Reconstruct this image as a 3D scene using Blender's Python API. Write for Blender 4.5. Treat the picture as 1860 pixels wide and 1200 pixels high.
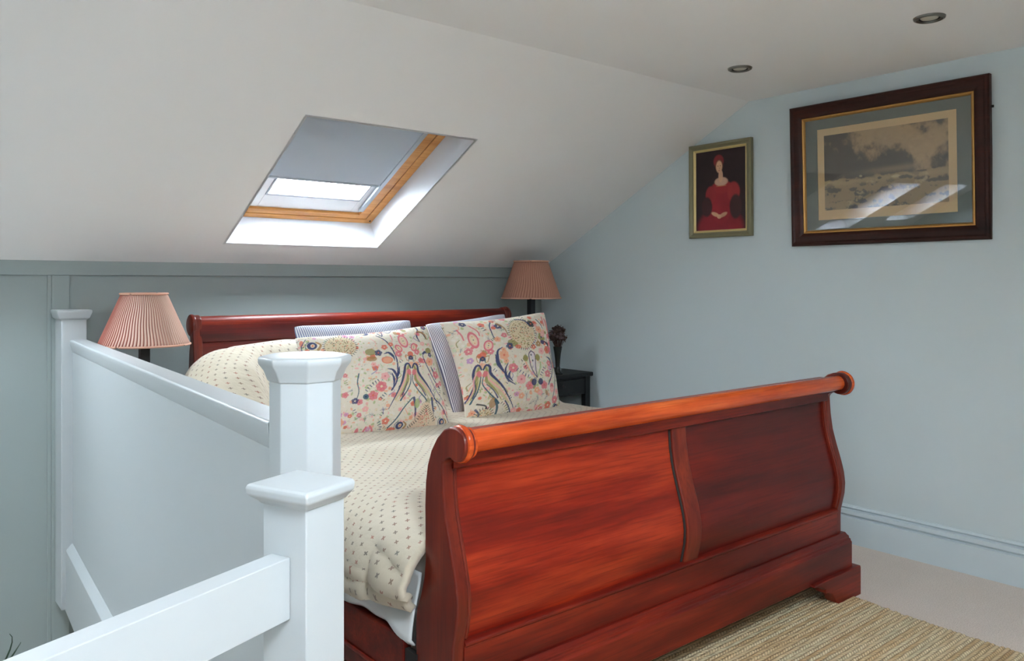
import bpy, math, random
import numpy as np
from mathutils import Vector, Matrix, Euler

for o in list(bpy.data.objects): bpy.data.objects.remove(o)
SC = bpy.context.scene
COL = SC.collection
R = math.radians
random.seed(7); RNG = np.random.RandomState(7)

# ------------------------------------------------------------------ camera, world, exposure
cam_d = bpy.data.cameras.new('camera'); cam = bpy.data.objects.new('camera', cam_d); COL.objects.link(cam)
cam.location = (0, 0, 1.22); cam.rotation_euler = (R(90), 0, R(-39.74))
cam_d.sensor_fit = 'HORIZONTAL'; cam_d.sensor_width = 36; cam_d.lens = 28.065
cam_d.shift_y = -87.3/1860; cam_d.clip_start = 0.02
SC.camera = cam
W = bpy.data.worlds.new('overcast_sky'); SC.world = W; W.use_nodes = True
bg = W.node_tree.nodes['Background']
bg.inputs[0].default_value = (0.87, 0.94, 1.045, 1); bg.inputs[1].default_value = 9.0
SC.view_settings.view_transform = 'Standard'; SC.view_settings.look = 'None'
SC.view_settings.gamma = 1; SC.view_settings.use_curve_mapping = False
SC.view_settings.exposure = 3.45
SC.cycles.max_bounces = 12; SC.cycles.diffuse_bounces = 8; SC.cycles.transparent_max_bounces = 12
SC.cycles.use_denoising = True

def portal(name, loc, direction, sx, sy):
    """marks a window opening so the daylight through it is sampled well (adds no light of its own)"""
    l = bpy.data.lights.new(name, 'AREA'); l.shape = 'RECTANGLE'; l.size = sx; l.size_y = sy
    l.cycles.is_portal = True
    o = bpy.data.objects.new(name, l); COL.objects.link(o); o.location = loc
    o.rotation_euler = Vector(direction).to_track_quat('-Z', 'Y').to_euler(); return o

# ------------------------------------------------------------------ helpers
def lin(c):
    return tuple(((v/255)/12.92 if v/255 <= .04045 else ((v/255+.055)/1.055)**2.4) for v in c)
def col(*c): return lin(c)+(1,)

def link(name, verts, faces, mat=None, parent=None, smooth=False, mats=None, fmat=None):
    me = bpy.data.meshes.new(name); me.from_pydata([tuple(v) for v in verts], [], [tuple(f) for f in faces]); me.update()
    o = bpy.data.objects.new(name, me); COL.objects.link(o)
    for m in (mats or [mat]):
        if m: me.materials.append(m)
    if fmat is not None: me.polygons.foreach_set('material_index', fmat)
    if smooth: me.shade_smooth()
    if parent: o.parent = parent
    return o

class MB:
    def __init__(s): s.v = []; s.f = []
    def add(s, v, f):
        n = len(s.v); s.v += [tuple(p) for p in v]; s.f += [tuple(i+n for i in q) for q in f]; return s
    def box(s, x0, y0, z0, x1, y1, z1):
        v = [(x0,y0,z0),(x1,y0,z0),(x1,y1,z0),(x0,y1,z0),(x0,y0,z1),(x1,y0,z1),(x1,y1,z1),(x0,y1,z1)]
        return s.add(v, [(3,2,1,0),(4,5,6,7),(0,1,5,4),(1,2,6,5),(2,3,7,6),(3,0,4,7)])
    def hexa(s, p8):
        return s.add(p8, [(3,2,1,0),(4,5,6,7),(0,1,5,4),(1,2,6,5),(2,3,7,6),(3,0,4,7)])
    def prism(s, poly, a, b, fn):
        """poly of 2D points extruded between a and b; fn(p, q, t) gives the 3D point"""
        n = len(poly); v = [fn(p[0], p[1], a) for p in poly]+[fn(p[0], p[1], b) for p in poly]
        f = [tuple(range(n))[::-1], tuple(range(n, 2*n))]+[(i, (i+1) % n, n+(i+1) % n, n+i) for i in range(n)]
        return s.add(v, f)
    def lathe(s, prof, c, n=32, axis='z', cap=True):
        v = []; m = len(prof)
        for i in range(n):
            a = 2*math.pi*i/n
            for r, h in prof:
                p = (r*math.cos(a), r*math.sin(a), h)
                if axis == 'x': p = (h, r*math.cos(a), r*math.sin(a))
                v.append((c[0]+p[0], c[1]+p[1], c[2]+p[2]))
        f = [(i*m+j, ((i+1) % n)*m+j, ((i+1) % n)*m+j+1, i*m+j+1) for i in range(n) for j in range(m-1)]
        if cap: f += [tuple(i*m for i in range(n))[::-1], tuple(i*m+m-1 for i in range(n))]
        return s.add(v, f)
    def tube(s, pts, rad, n=8):
        pts = [Vector(p) for p in pts]; v = []
        rads = rad if isinstance(rad, (list, tuple)) else [rad]*len(pts)
        for i, p in enumerate(pts):
            d = (pts[min(i+1, len(pts)-1)]-pts[max(i-1, 0)]).normalized()
            u = d.orthogonal().normalized(); w = d.cross(u)
            for k in range(n):
                a = 2*math.pi*k/n; v.append(p+(u*math.cos(a)+w*math.sin(a))*rads[i])
        f = [(i*n+k, i*n+(k+1) % n, (i+1)*n+(k+1) % n, (i+1)*n+k) for i in range(len(pts)-1) for k in range(n)]
        f += [tuple(range(n))[::-1], tuple((len(pts)-1)*n+k for k in range(n))]
        return s.add(v, f)
    def obj(s, name, mat, parent=None, bevel=0, smooth=False, seg=2, local=True):
        v = s.v
        if parent is not None and local:
            q = parent; Mw = Matrix()
            while q is not None: Mw = q.matrix_basis @ Mw; q = q.parent
            if Mw != Matrix(): inv = Mw.inverted(); v = [inv @ Vector(p) for p in v]
        o = link(name, v, s.f, mat, parent, smooth)
        import bmesh
        bm = bmesh.new(); bm.from_mesh(o.data); bmesh.ops.recalc_face_normals(bm, faces=bm.faces); bm.to_mesh(o.data); bm.free()
        if bevel:
            b = o.modifiers.new('bevel', 'BEVEL'); b.width = bevel; b.segments = seg; b.limit_method = 'ANGLE'; b.angle_limit = R(35)
            b.harden_normals = False; o.data.shade_smooth(); 
            w = o.modifiers.new('wn', 'WEIGHTED_NORMAL'); w.keep_sharp = False
        elif smooth:
            o.data.shade_smooth(); o.data.set_sharp_from_angle(angle=R(40))
        return o

def empty(name, loc=(0, 0, 0), rot=(0, 0, 0)):
    o = bpy.data.objects.new(name, None); COL.objects.link(o); o.location = loc; o.rotation_euler = rot
    o.empty_display_size = .05; return o
def tag(o, label=None, cat=None, group=None, kind=None):
    for k, v in (('label', label), ('category', cat), ('group', group), ('kind', kind)):
        if v: o[k] = v
    return o
def struct(o): o['kind'] = 'structure'; return o
def copy_tree(o, parent=None):
    c = o.copy(); COL.objects.link(c); c.parent = parent
    for ch in list(o.children): copy_tree(ch, c)
    return c

# ------------------------------------------------------------------ materials
def mat(name, base, rough=.5, **kw):
    m = bpy.data.materials.new(name); m.use_nodes = True
    b = m.node_tree.nodes['Principled BSDF']
    b.inputs['Base Color'].default_value = base if len(base) == 4 else tuple(base)+(1,)
    b.inputs['Roughness'].default_value = rough
    for k, v in kw.items(): b.inputs[k].default_value = v
    return m
def nd(m, t, **kw):
    n = m.node_tree.nodes.new(t)
    for k, v in kw.items(): setattr(n, k, v)
    return n
def lk(m, a, b): m.node_tree.links.new(a, b)
def bsdf(m): return m.node_tree.nodes['Principled BSDF']
def math_n(m, op, a, b=None, c=None):
    n = nd(m, 'ShaderNodeMath', operation=op)
    for i, x in enumerate((a, b, c)):
        if x is None: continue
        if isinstance(x, (int, float)): n.inputs[i].default_value = x
        else: lk(m, x, n.inputs[i])
    return n.outputs[0]
def ramp(m, fac, stops):
    n = nd(m, 'ShaderNodeValToRGB'); lk(m, fac, n.inputs[0]); e = n.color_ramp.elements
    while len(e) < len(stops): e.new(.5)
    for i, (p, c) in enumerate(stops): e[i].position = p; e[i].color = c
    return n.outputs[0]
def noise(m, vec, scale, detail=3, rough=.5):
    n = nd(m, 'ShaderNodeTexNoise'); n.inputs['Scale'].default_value = scale
    n.inputs['Detail'].default_value = detail; n.inputs['Roughness'].default_value = rough
    if vec is not None: lk(m, vec, n.inputs['Vector'])
    return n.outputs['Fac']
def mapped(m, src='Object', scale=(1, 1, 1), rot=(0, 0, 0)):
    tc = nd(m, 'ShaderNodeTexCoord'); mp = nd(m, 'ShaderNodeMapping')
    mp.inputs['Scale'].default_value = scale; mp.inputs['Rotation'].default_value = rot
    lk(m, tc.outputs[src], mp.inputs[0]); return mp.outputs[0]
def bump(m, h, strength=.2, dist=.002):
    n = nd(m, 'ShaderNodeBump'); n.inputs['Strength'].default_value = strength; n.inputs['Distance'].default_value = dist
    lk(m, h, n.inputs['Height']); lk(m, n.outputs[0], bsdf(m).inputs['Normal'])
def mixc(m, f, a, b, blend='MIX'):
    n = nd(m, 'ShaderNodeMix', data_type='RGBA', blend_type=blend)
    for i, x in ((0, f), (6, a), (7, b)):
        if isinstance(x, (int, float)): n.inputs[i].default_value = x
        elif isinstance(x, tuple): n.inputs[i].default_value = x
        else: lk(m, x, n.inputs[i])
    return n.outputs[2]

def paint(name, c, rough=.6, b=.08, sc=60):
    m = mat(name, col(*c), rough); v = mapped(m)
    bump(m, noise(m, v, sc, 4), b, .002); return m
M = {}
M['ceiling'] = paint('ceiling_white_emulsion', (242, 240, 238), .85)
M['wall'] = paint('pale_duck_egg_wall_paint', (198, 209, 211), .75)
M['panel'] = paint('grey_green_panelling_paint', (150, 160, 157), .6, .04)
M['wood_paint'] = paint('pale_blue_satin_woodwork', (182, 187, 188), .38, .03, 20)
M['skirting'] = mat('pale_duck_egg_skirting_gloss', col(196, 208, 212), .45)
M['reveal'] = paint('white_reveal_paint', (206, 208, 211), .6)
M['outside'] = mat('roof_backing', col(120, 120, 120), .9)

def wood(name, c1, c2, c3, rough=.25, axis=0, coat=.15, sc=1.0):
    m = mat(name, (0, 0, 0), rough); bsdf(m).inputs['Specular IOR Level'].default_value = .3; s = [26*sc, 26*sc, 26*sc]; s[axis] = 2.2*sc
    v = mapped(m, scale=tuple(s)); n1 = noise(m, v, 1.0, 6, .62)
    s2 = [7*sc]*3; s2[axis] = 1.3*sc
    n2 = noise(m, mapped(m, scale=tuple(s2)), 1.0, 3)
    f = math_n(m, 'ADD', math_n(m, 'MULTIPLY', n1, .45), math_n(m, 'MULTIPLY', n2, .55))
    c = ramp(m, f, [(.34, c1), (.5, c2), (.66, c3)])
    s3 = [160*sc]*3; s3[axis] = 5*sc
    n3 = noise(m, mapped(m, scale=tuple(s3)), 1.0, 2)
    c = mixc(m, math_n(m, 'MULTIPLY', ramp(m, n3, [(.35, (1, 1, 1, 1)), (.5, (0, 0, 0, 1))]), .35), c, c1)
    lk(m, c, bsdf(m).inputs['Base Color']); b = bsdf(m)
    b.inputs['Coat Weight'].default_value = coat; b.inputs['Coat Roughness'].default_value = .12
    bump(m, n3, .06, .001); return m
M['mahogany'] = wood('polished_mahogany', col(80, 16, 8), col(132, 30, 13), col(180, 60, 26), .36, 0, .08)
M['mahogany_shaded'] = wood('shaded_mahogany', col(58, 8, 4), col(92, 15, 7), col(120, 26, 12), .42)  # darker copy of the mahogany, shade put into the colour
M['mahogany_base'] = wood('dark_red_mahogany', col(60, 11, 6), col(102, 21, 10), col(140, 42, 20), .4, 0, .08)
M['mahogany_z'] = wood('polished_mahogany_upright', col(70, 20, 12), col(108, 32, 18), col(138, 50, 26), .34, 2)
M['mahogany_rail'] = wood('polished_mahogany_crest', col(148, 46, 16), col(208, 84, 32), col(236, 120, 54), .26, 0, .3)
M['mahogany_dark'] = wood('dark_mahogany_frame', col(30, 11, 7), col(52, 20, 11), col(72, 30, 16), .42, 0, 0)
M['pine'] = wood('lacquered_pine', col(176, 112, 52), col(206, 144, 78), col(224, 168, 104), .4, 0, .2)
M['black'] = mat('black_lacquer', col(18, 18, 20), .5)
M['shadow_gap'] = mat('dark_gasket_and_shadow', col(40, 36, 34), .7)
M['white_plastic'] = mat('white_sash_lining', col(236, 238, 240), .45)
M['grey_metal'] = mat('grey_aluminium_channel', col(176, 184, 192), .4, Metallic=.3)
M['blind'] = mat('grey_blind_fabric', col(186, 196, 207), .9)
M['chrome'] = mat('brushed_nickel', (.22, .205, .18, 1), .32, Metallic=1)
M['lens'] = mat('frosted_lamp_lens', col(205, 200, 185), .25)
M['gold'] = mat('gilt_slip', (.55, .30, .09, 1), .38, Metallic=.75)
M['olive_gilt'] = mat('olive_gilt_moulding', col(128, 122, 92), .45, Metallic=.25)
M['pale_gilt'] = mat('pale_gilt_slip', col(214, 190, 128), .42, Metallic=.3)
M['mount'] = paint('green_grey_mount_board', (98, 104, 96), .9, .03, 400)
M['paper'] = paint('aged_cream_paper', (206, 176, 128), .9, .03, 300)
M['sheet'] = paint('white_cotton_sheet', (226, 230, 230), .9, .15, 40)
M['mattress'] = mat('mattress_ticking', col(225, 222, 215), .9)
M['leaf'] = mat('dark_green_leaf', col(28, 54, 30), .35)
M['terracotta'] = mat('terracotta_pot', col(150, 86, 60), .8)
M['soil'] = mat('potting_soil', col(44, 34, 26), .95)

def glass(name, tint=(1, 1, 1, 1), ior=1.5, rough=0.0, k=1.0):
    m = bpy.data.materials.new(name); m.use_nodes = True; nt = m.node_tree; nt.nodes.clear()
    out = nd(m, 'ShaderNodeOutputMaterial'); mx = nd(m, 'ShaderNodeMixShader')
    tr = nd(m, 'ShaderNodeBsdfTransparent'); tr.inputs[0].default_value = tint
    gl = nd(m, 'ShaderNodeBsdfGlossy'); gl.inputs['Roughness'].default_value = rough
    fr = nd(m, 'ShaderNodeLayerWeight'); fr.inputs[0].default_value = .5
    r0 = ((ior-1)/(ior+1))**2*k
    f = math_n(m, 'MULTIPLY_ADD', math_n(m, 'POWER', fr.outputs['Facing'], 5.0), 1-r0, r0)
    lk(m, f, mx.inputs[0]); lk(m, tr.outputs[0], mx.inputs[1]); lk(m, gl.outputs[0], mx.inputs[2]); lk(m, mx.outputs[0], out.inputs[0])
    return m
M['window_glass'] = glass('window_glass', (.95, .97, .97, 1))
M['picture_glass'] = glass('picture_glass', (.97, .97, .97, 1), 1.5, .010, 3.2)
M['vase_glass'] = mat('smoky_green_glass', col(36, 38, 32), .15)

def carpet():
    m = mat('beige_twist_carpet', (0, 0, 0), .95); v = mapped(m)
    n = noise(m, v, 240, 3, .7); n2 = noise(m, v, 9, 3)
    c = ramp(m, n, [(.3, col(200, 186, 174)), (.55, col(230, 217, 206)), (.8, col(240, 230, 220))])
    c = mixc(m, math_n(m, 'MULTIPLY', n2, .25), c, col(196, 178, 164))
    lk(m, c, bsdf(m).inputs['Base Color']); bump(m, n, .7, .004); return m
M['carpet'] = carpet()

def rug_mat():
    m = mat('braided_jute', (0, 0, 0), .9); v = mapped(m)
    sp = nd(m, 'ShaderNodeSeparateXYZ'); lk(m, v, sp.inputs[0]); X, Y = sp.outputs[0], sp.outputs[1]
    row = math_n(m, 'FLOOR', math_n(m, 'DIVIDE', Y, .015))
    wn = nd(m, 'ShaderNodeTexWhiteNoise', noise_dimensions='1D'); lk(m, row, wn.inputs['W'])
    cv = nd(m, 'ShaderNodeCombineXYZ'); lk(m, math_n(m, 'MULTIPLY', X, 3.2), cv.inputs[0]); lk(m, math_n(m, 'MULTIPLY', row, 7.3), cv.inputs[1])
    n = noise(m, cv.outputs[0], 1.0, 3)
    f = math_n(m, 'ADD', math_n(m, 'MULTIPLY', wn.outputs[0], .18), math_n(m, 'MULTIPLY_ADD', n, .60, .11))
    c = ramp(m, f, [(.25, col(186, 144, 98)), (.42, col(238, 206, 156)), (.55, col(252, 232, 190)), (.68, col(224, 214, 176)), (.8, col(224, 168, 124))])
    # braid: slanted strands in every row, direction alternates
    par = math_n(m, 'SUBTRACT', math_n(m, 'MULTIPLY', math_n(m, 'MODULO', row, 2.0), 2.0), 1.0)
    ph = math_n(m, 'ADD', math_n(m, 'MULTIPLY', X, 430.0), math_n(m, 'MULTIPLY', math_n(m, 'MULTIPLY', Y, 420.0), par))
    strand = math_n(m, 'MULTIPLY_ADD', math_n(m, 'SINE', ph), .5, .5)
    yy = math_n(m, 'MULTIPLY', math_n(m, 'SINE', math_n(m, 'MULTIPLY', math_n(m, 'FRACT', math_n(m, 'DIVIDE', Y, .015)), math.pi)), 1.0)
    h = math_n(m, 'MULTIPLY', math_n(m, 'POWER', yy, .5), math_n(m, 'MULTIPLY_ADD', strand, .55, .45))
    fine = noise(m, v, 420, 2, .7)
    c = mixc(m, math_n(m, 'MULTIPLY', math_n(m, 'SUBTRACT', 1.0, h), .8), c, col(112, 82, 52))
    c = mixc(m, math_n(m, 'MULTIPLY', math_n(m, 'GREATER_THAN', fine, .6), .35), c, col(226, 206, 160))
    lk(m, c, bsdf(m).inputs['Base Color']); bump(m, math_n(m, 'ADD', h, math_n(m, 'MULTIPLY', fine, .4)), .9, .005); return m
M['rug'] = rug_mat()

def duvet_mat():
    m = mat('cream_block_print_cotton', (0, 0, 0), .92)
    tc = nd(m, 'ShaderNodeTexCoord'); sp = nd(m, 'ShaderNodeSeparateXYZ'); lk(m, tc.outputs['UV'], sp.inputs[0])
    S = .040
    def lattice(du, dv):
        a = math_n(m, 'ADD', math_n(m, 'DIVIDE', sp.outputs[0], S), du); b = math_n(m, 'ADD', math_n(m, 'DIVIDE', sp.outputs[1], S), dv)
        fa = math_n(m, 'ABSOLUTE', math_n(m, 'SUBTRACT', math_n(m, 'FRACT', a), .5)); fb = math_n(m, 'ABSOLUTE', math_n(m, 'SUBTRACT', math_n(m, 'FRACT', b), .5))
        p = math_n(m, 'ABSOLUTE', math_n(m, 'SUBTRACT', fa, fb)); q = math_n(m, 'MAXIMUM', fa, fb)
        x = math_n(m, 'MULTIPLY', math_n(m, 'LESS_THAN', p, .055), math_n(m, 'LESS_THAN', q, .105))
        cv = nd(m, 'ShaderNodeCombineXYZ'); lk(m, math_n(m, 'FLOOR', a), cv.inputs[0]); lk(m, math_n(m, 'FLOOR', b), cv.inputs[1]); cv.inputs[2].default_value = du
        wn = nd(m, 'ShaderNodeTexWhiteNoise'); lk(m, cv.outputs[0], wn.inputs[0]); return x, wn.outputs[0]
    x1, w1 = lattice(0, 0); x2, w2 = lattice(.5, .5)
    base = ramp(m, noise(m, mapped(m, 'UV'), 3, 2), [(.3, col(200, 189, 166)), (.7, col(212, 202, 182))])
    pal = [(0, col(150, 84, 66)), (.4, col(122, 100, 82)), (.7, col(98, 98, 92)), (1, col(176, 104, 84))]
    c = mixc(m, math_n(m, 'MULTIPLY', x1, .8), base, ramp(m, w1, pal)); c = mixc(m, math_n(m, 'MULTIPLY', x2, .8), c, ramp(m, w2, pal))
    lk(m, c, bsdf(m).inputs['Base Color']); bsdf(m).inputs['Sheen Weight'].default_value = .2
    v = mapped(m, 'UV', scale=(1, 1, 1)); q = noise(m, v, 17, 4)
    bump(m, q, .55, .014); return m
M['duvet'] = duvet_mat()

def ticking(name, c_light, c_dark, width):
    m = mat(name, (0, 0, 0), .9); tc = nd(m, 'ShaderNodeTexCoord'); sp = nd(m, 'ShaderNodeSeparateXYZ'); lk(m, tc.outputs['UV'], sp.inputs[0])
    f = math_n(m, 'FRACT', math_n(m, 'DIVIDE', sp.outputs[0], width))
    c = mixc(m, math_n(m, 'LESS_THAN', f, .42), c_light, c_dark); lk(m, c, bsdf(m).inputs['Base Color'])
    bump(m, noise(m, mapped(m, 'UV'), 16, 3), .4, .012); return m
M['ticking_blue'] = ticking('blue_ticking_cotton', col(228, 230, 236), col(118, 128, 168), .0105)
M['ticking_grey'] = ticking('grey_ticking_cotton', col(216, 214, 220), col(86, 84, 106), .0092)

def attr_mat(name, rough=.85):
    m = mat(name, (0, 0, 0), rough); a = nd(m, 'ShaderNodeAttribute'); a.attribute_name = 'Col'
    lk(m, a.outputs['Color'], bsdf(m).inputs['Base Color']); return m
M['floral'] = attr_mat('floral_printed_cotton'); bump(M['floral'], noise(M['floral'], mapped(M['floral']), 14, 3), .35, .012)
M['print'] = attr_mat('engraving_print', .8)
M['oil'] = attr_mat('oil_painting', .6)

def pleat_mat(name, c1, c2, c3, n):
    m = mat(name, (0, 0, 0), .9); tc = nd(m, 'ShaderNodeTexCoord'); sp = nd(m, 'ShaderNodeSeparateXYZ'); lk(m, tc.outputs['UV'], sp.inputs[0])
    f = math_n(m, 'FRACT', math_n(m, 'MULTIPLY', sp.outputs[0], n*1.0))
    c = ramp(m, f, [(0, c2), (.28, c2), (.36, c1), (.6, c1), (.72, c3), (1, c3)])
    lk(m, c, bsdf(m).inputs['Base Color'])
    b = bsdf(m); b.inputs['Subsurface Weight'].default_value = 0
    return m
M['shade_stripe'] = pleat_mat('red_ticking_pleats', col(208, 182, 164), col(146, 86, 74), col(186, 146, 130), 84)
M['shade_plain'] = pleat_mat('salmon_pleats', col(184, 136, 114), col(160, 112, 92), col(176, 128, 108), 64)
M['trim_tape'] = mat('salmon_binding_tape', col(206, 158, 136), .9)
M['dried'] = mat('dried_flower_heads', col(72, 50, 42), .95)
M['dried2'] = mat('dusty_mauve_dried_flowers', col(104, 84, 86), .95)

# ------------------------------------------------------------------ room dimensions
XG = 3.626            # gable wall
YK = 4.05             # knee wall
ZC = 2.167; YR = 2.42; SL = .527    # flat ceiling, start of the slope, gradient
YB0 = .6; YBK = -1.03             # rear slope
XL = -1.75            # left gable
UN = 1/math.hypot(1, SL)
def S(x, u, n): return (x, YR+UN*u+SL*UN*n, ZC-SL*UN*u+UN*n)        # front slope: x, down the slope, out through the roof
def SB(x, u, n): p = S(x, u, n); return (x, YB0+YR-p[1], p[2])      # rear slope mirrored
ZK = ZC-SL*(YK-YR)
ULEN = (YK-YR)/UN

def slope_with_holes(name, f, x0, x1, u0, u1, holes, m):
    xs = sorted({x0, x1} | {h[0] for h in holes} | {h[1] for h in holes}); us = sorted({u0, u1} | {h[2] for h in holes} | {h[3] for h in holes})
    mb = MB()
    for i in range(len(xs)-1):
        for j in range(len(us)-1):
            cx, cu = (xs[i]+xs[i+1])/2, (us[j]+us[j+1])/2
            if any(h[0] < cx < h[1] and h[2] < cu < h[3] for h in holes): continue
            mb.add([f(xs[i], us[j], 0), f(xs[i+1], us[j], 0), f(xs[i+1], us[j+1], 0), f(xs[i], us[j+1], 0)], [(0, 1, 2, 3)])
    return struct(mb.obj(name, m))

W1 = (1.405, 2.24, .616, 1.622); W2 = (-.30, .34, .70, 1.48); W3 = (-1.45, -.85, .70, 1.36)
B1 = (.0, .75, .40, 1.2); B2 = (1.40, 2.0, .30, .92)  # unseen rear-slope skylights, added and sized to balance the brightness
G1 = (-.60, .0, -1.75, -1.15)          # unseen window added in the left gable for side light: y range and minus z range
def SG(x, u, n): return (XL-n, x, -u)
slope_with_holes('ceiling_slope', S, XL-.05, XG+.05, -.0, ULEN+.1, [W1, W2, W3], M['ceiling'])
slope_with_holes('ceiling_rear_slope', SB, XL-.05, XG+.05, 0, ULEN+.1, [B1, B2], M['ceiling'])
mb = MB(); mb.box(XL-.05, YB0, ZC, XG+.05, YR, ZC+.02); struct(mb.obj('ceiling', M['ceiling']))

# gable wall with slightly higher outline than the ceiling so nothing leaks
def gable(name, x0, x1, m):
    poly = [(YBK-.02, -2.6), (YK+.02, -2.6), (YK+.02, ZK+.03), (YR, ZC+.03), (YB0, ZC+.03), (YBK-.02, ZK+.03)]
    b = MB(); b.prism(poly, x0, x1, lambda p, q, t: (t, p, q)); return struct(b.obj(name, m))
gable('wall_right', XG, XG+.06, M['wall']); slope_with_holes('wall_left', SG, YBK-.05, YK+.05, -2.25, 2.62, [G1], M['wall'])
mb = MB(); mb.box(XL-.05, YK, -2.6, XG+.05, YK+.06, ZK+.02); struct(mb.obj('wall_back', M['panel']))
mb = MB(); mb.box(XL-.05, YBK-.06, -2.6, XG+.05, YBK, ZK+.02); struct(mb.obj('wall_rear', M['wall']))
# upper floor with the stair opening; landing edge runs under the diagonal rail
LX = lambda y: .585+.0635*(y-1.4)          # left face of the half wall
P0 = Vector((.538, 1.139)); DR = Vector((math.cos(R(21.35)), math.sin(R(21.35)))); DL = Vector((-DR.y, DR.x))
e1 = P0+DL*.09; e2 = P0-DR*1.45+DL*.09
poly = [(LX(1.2)+.03, YK), (XG, YK), (XG, YBK), (XL, YBK), (XL, e2.y), (e2.x, e2.y), (e1.x, e1.y), (LX(1.3)+.02, 1.3), (LX(YK)+.02, YK)][1:]
mb = MB(); mb.prism(poly, -.26, 0, lambda p, q, t: (p, q, t)); struct(mb.obj('floor', M['carpet']))
mb = MB(); mb.box(XL, YBK, -2.62, XG, YK, -2.6+.0); struct(mb.obj('floor_lower', M['carpet']))
mb = MB(); mb.box(.86, -.2, -2.6, .92, YK, -.26); struct(mb.obj('wall_stairwell', M['wall']))

# panelling rails and battens on the knee wall
mb = MB(); mb.box(XL, YK-.018, 1.252, XG, YK, 1.32); struct(mb.obj('trim_1', M['panel'], bevel=.003))
for i, (a, b) in enumerate([(.695, .765), (-1.0, -.93)]):
    mb = MB(); mb.box(a, YK-.018, -2.2, b, YK, 1.252); mb.box(a-.016, YK-.01, -2.2, a, YK, 1.252); struct(mb.obj('trim_%d' % (i+2), M['panel'], bevel=.002))
# moulded baseboard along the gable
prof = [(0, 0), (-.026, 0), (-.026, .121), (-.010, .125), (-.010, .131), (-.022, .135), (-.019, .152), (-.006, .156), (-.006, .161), (-.015, .165), (-.010, .175), (0, .176)]
mb = MB(); mb.prism(prof, YBK, YK, lambda p, q, t: (XG+p, t, q)); struct(mb.obj('baseboard_right', M['skirting']))
mb = MB(); mb.prism(prof, LX(YK)+.1, XG, lambda p, q, t: (t, YK+p, q)); struct(mb.obj('baseboard_back', M['wall']))

# ------------------------------------------------------------------ skylights
def skylight(idx, w, f, blind=None):
    x0, x1, u0, u1 = w; D = .155
    root = struct(empty('window_%d' % idx, f((x0+x1)/2, u1, 0)))
    def q(mb, a0, a1, b0, b1, n0, n1):
        mb.hexa([f(a0, b0, n0), f(a1, b0, n0), f(a1, b1, n0), f(a0, b1, n0), f(a0, b0, n1), f(a1, b0, n1), f(a1, b1, n1), f(a0, b1, n1)])
    mb = MB(); t = .012
    q(mb, x0-t, x0, u0-t, u1+t, 0, .26); q(mb, x1, x1+t, u0-t, u1+t, 0, .26); q(mb, x0, x1, u0-t, u0, 0, .26); q(mb, x0, x1, u1, u1+t, 0, .26)
    mb.obj('reveal', M['reveal'], root)
    def ring(name, m, o, i, n0, n1, bv=.002):   # o, i = outer/inner insets per side (l, r, t, b)
        a = (x0+o[0], x1-o[1], u0+o[2], u1-o[3]); b = (x0+i[0], x1-i[1], u0+i[2], u1-i[3]); mb = MB()
        q(mb, a[0], b[0], a[2], a[3], n0, n1); q(mb, b[1], a[1], a[2], a[3], n0, n1); q(mb, b[0], b[1], a[2], b[2], n0, n1); q(mb, b[0], b[1], b[3], a[3], n0, n1)
        return mb.obj(name, m, root, bevel=bv)
    ring('window_frame', M['pine'], (0, .0, .0, .0), (.045, .045, .045, .036), D, .24)
    ring('gasket', M['shadow_gap'], (.045, .045, .045, .036), (.048, .048, .048, .038), D+.006, .23, 0)
    ring('sash', M['pine'], (.048, .048, .048, .038), (.105, .105, .1, .075), D+.004, .225)
    ring('sash_lining', M['white_plastic'], (.105, .105, .1, .075), (.16, .16, .16, .19), D+.018, .215)
    ring('glazing_bead', M['grey_metal'], (.16, .16, .16, .19), (.168, .168, .168, .204), D+.012, .21, 0)
    mb = MB(); q(mb, x0+.12, x1-.12, u0+.12, u1-.16, .196, .2); mb.obj('glass_pane', M['window_glass'], root)
    mb = MB(); q(mb, x1-.022, x1-.014, u1-.03, u1-.022, D-.003, D); mb.obj('catch', M['shadow_gap'], root)
    # portal
    c = Vector(f((x0+x1)/2, (u0+u1)/2, .3)); inn = Vector(f((x0+x1)/2, (u0+u1)/2, 0))-c
    p = portal('portal_window_%d' % idx, c, inn, x1-x0, u1-u0)
    # align local X of the light with world X
    z = -inn.normalized(); xx = Vector(f(1, 0, 0))-Vector(f(0, 0, 0)); yy = z.cross(xx); Mx = Matrix((xx, yy, z)).transposed().to_4x4(); p.matrix_world = Matrix.Translation(c) @ Mx
    return root, q
r1, q1 = skylight(1, W1, S)
skylight(2, W2, S); skylight(3, W3, S); skylight(4, B1, SB); skylight(5, B2, SB); skylight(6, G1, SG)  # rear and left-gable windows are unseen, added for their light
bl = tag(empty('roller_blind', S(1.77, .62, .17)), 'grey roller blind half lowered inside the skylight above the bed', 'window blind')
mb = MB(); q1(mb, W1[0]+.046, 2.108, W1[2]+.002, 1.262, .1565, .158); mb.obj('blind_fabric', M['blind'], bl)
mb = MB(); q1(mb, W1[0]+.044, 2.11, 1.255, 1.27, .153, .161); mb.obj('bottom_bar', M['grey_metal'], bl, bevel=.002)
mb = MB(); q1(mb, 2.108, 2.134, W1[2]+.002, W1[3]-.116, .15, .164); mb.obj('side_channel', M['grey_metal'], bl, bevel=.002)
mb = MB(); q1(mb, W1[0]+.03, W1[0]+.046, W1[2]+.002, W1[3]-.116, .15, .164); mb.obj('side_channel', M['grey_metal'], bl, bevel=.002)

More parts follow.
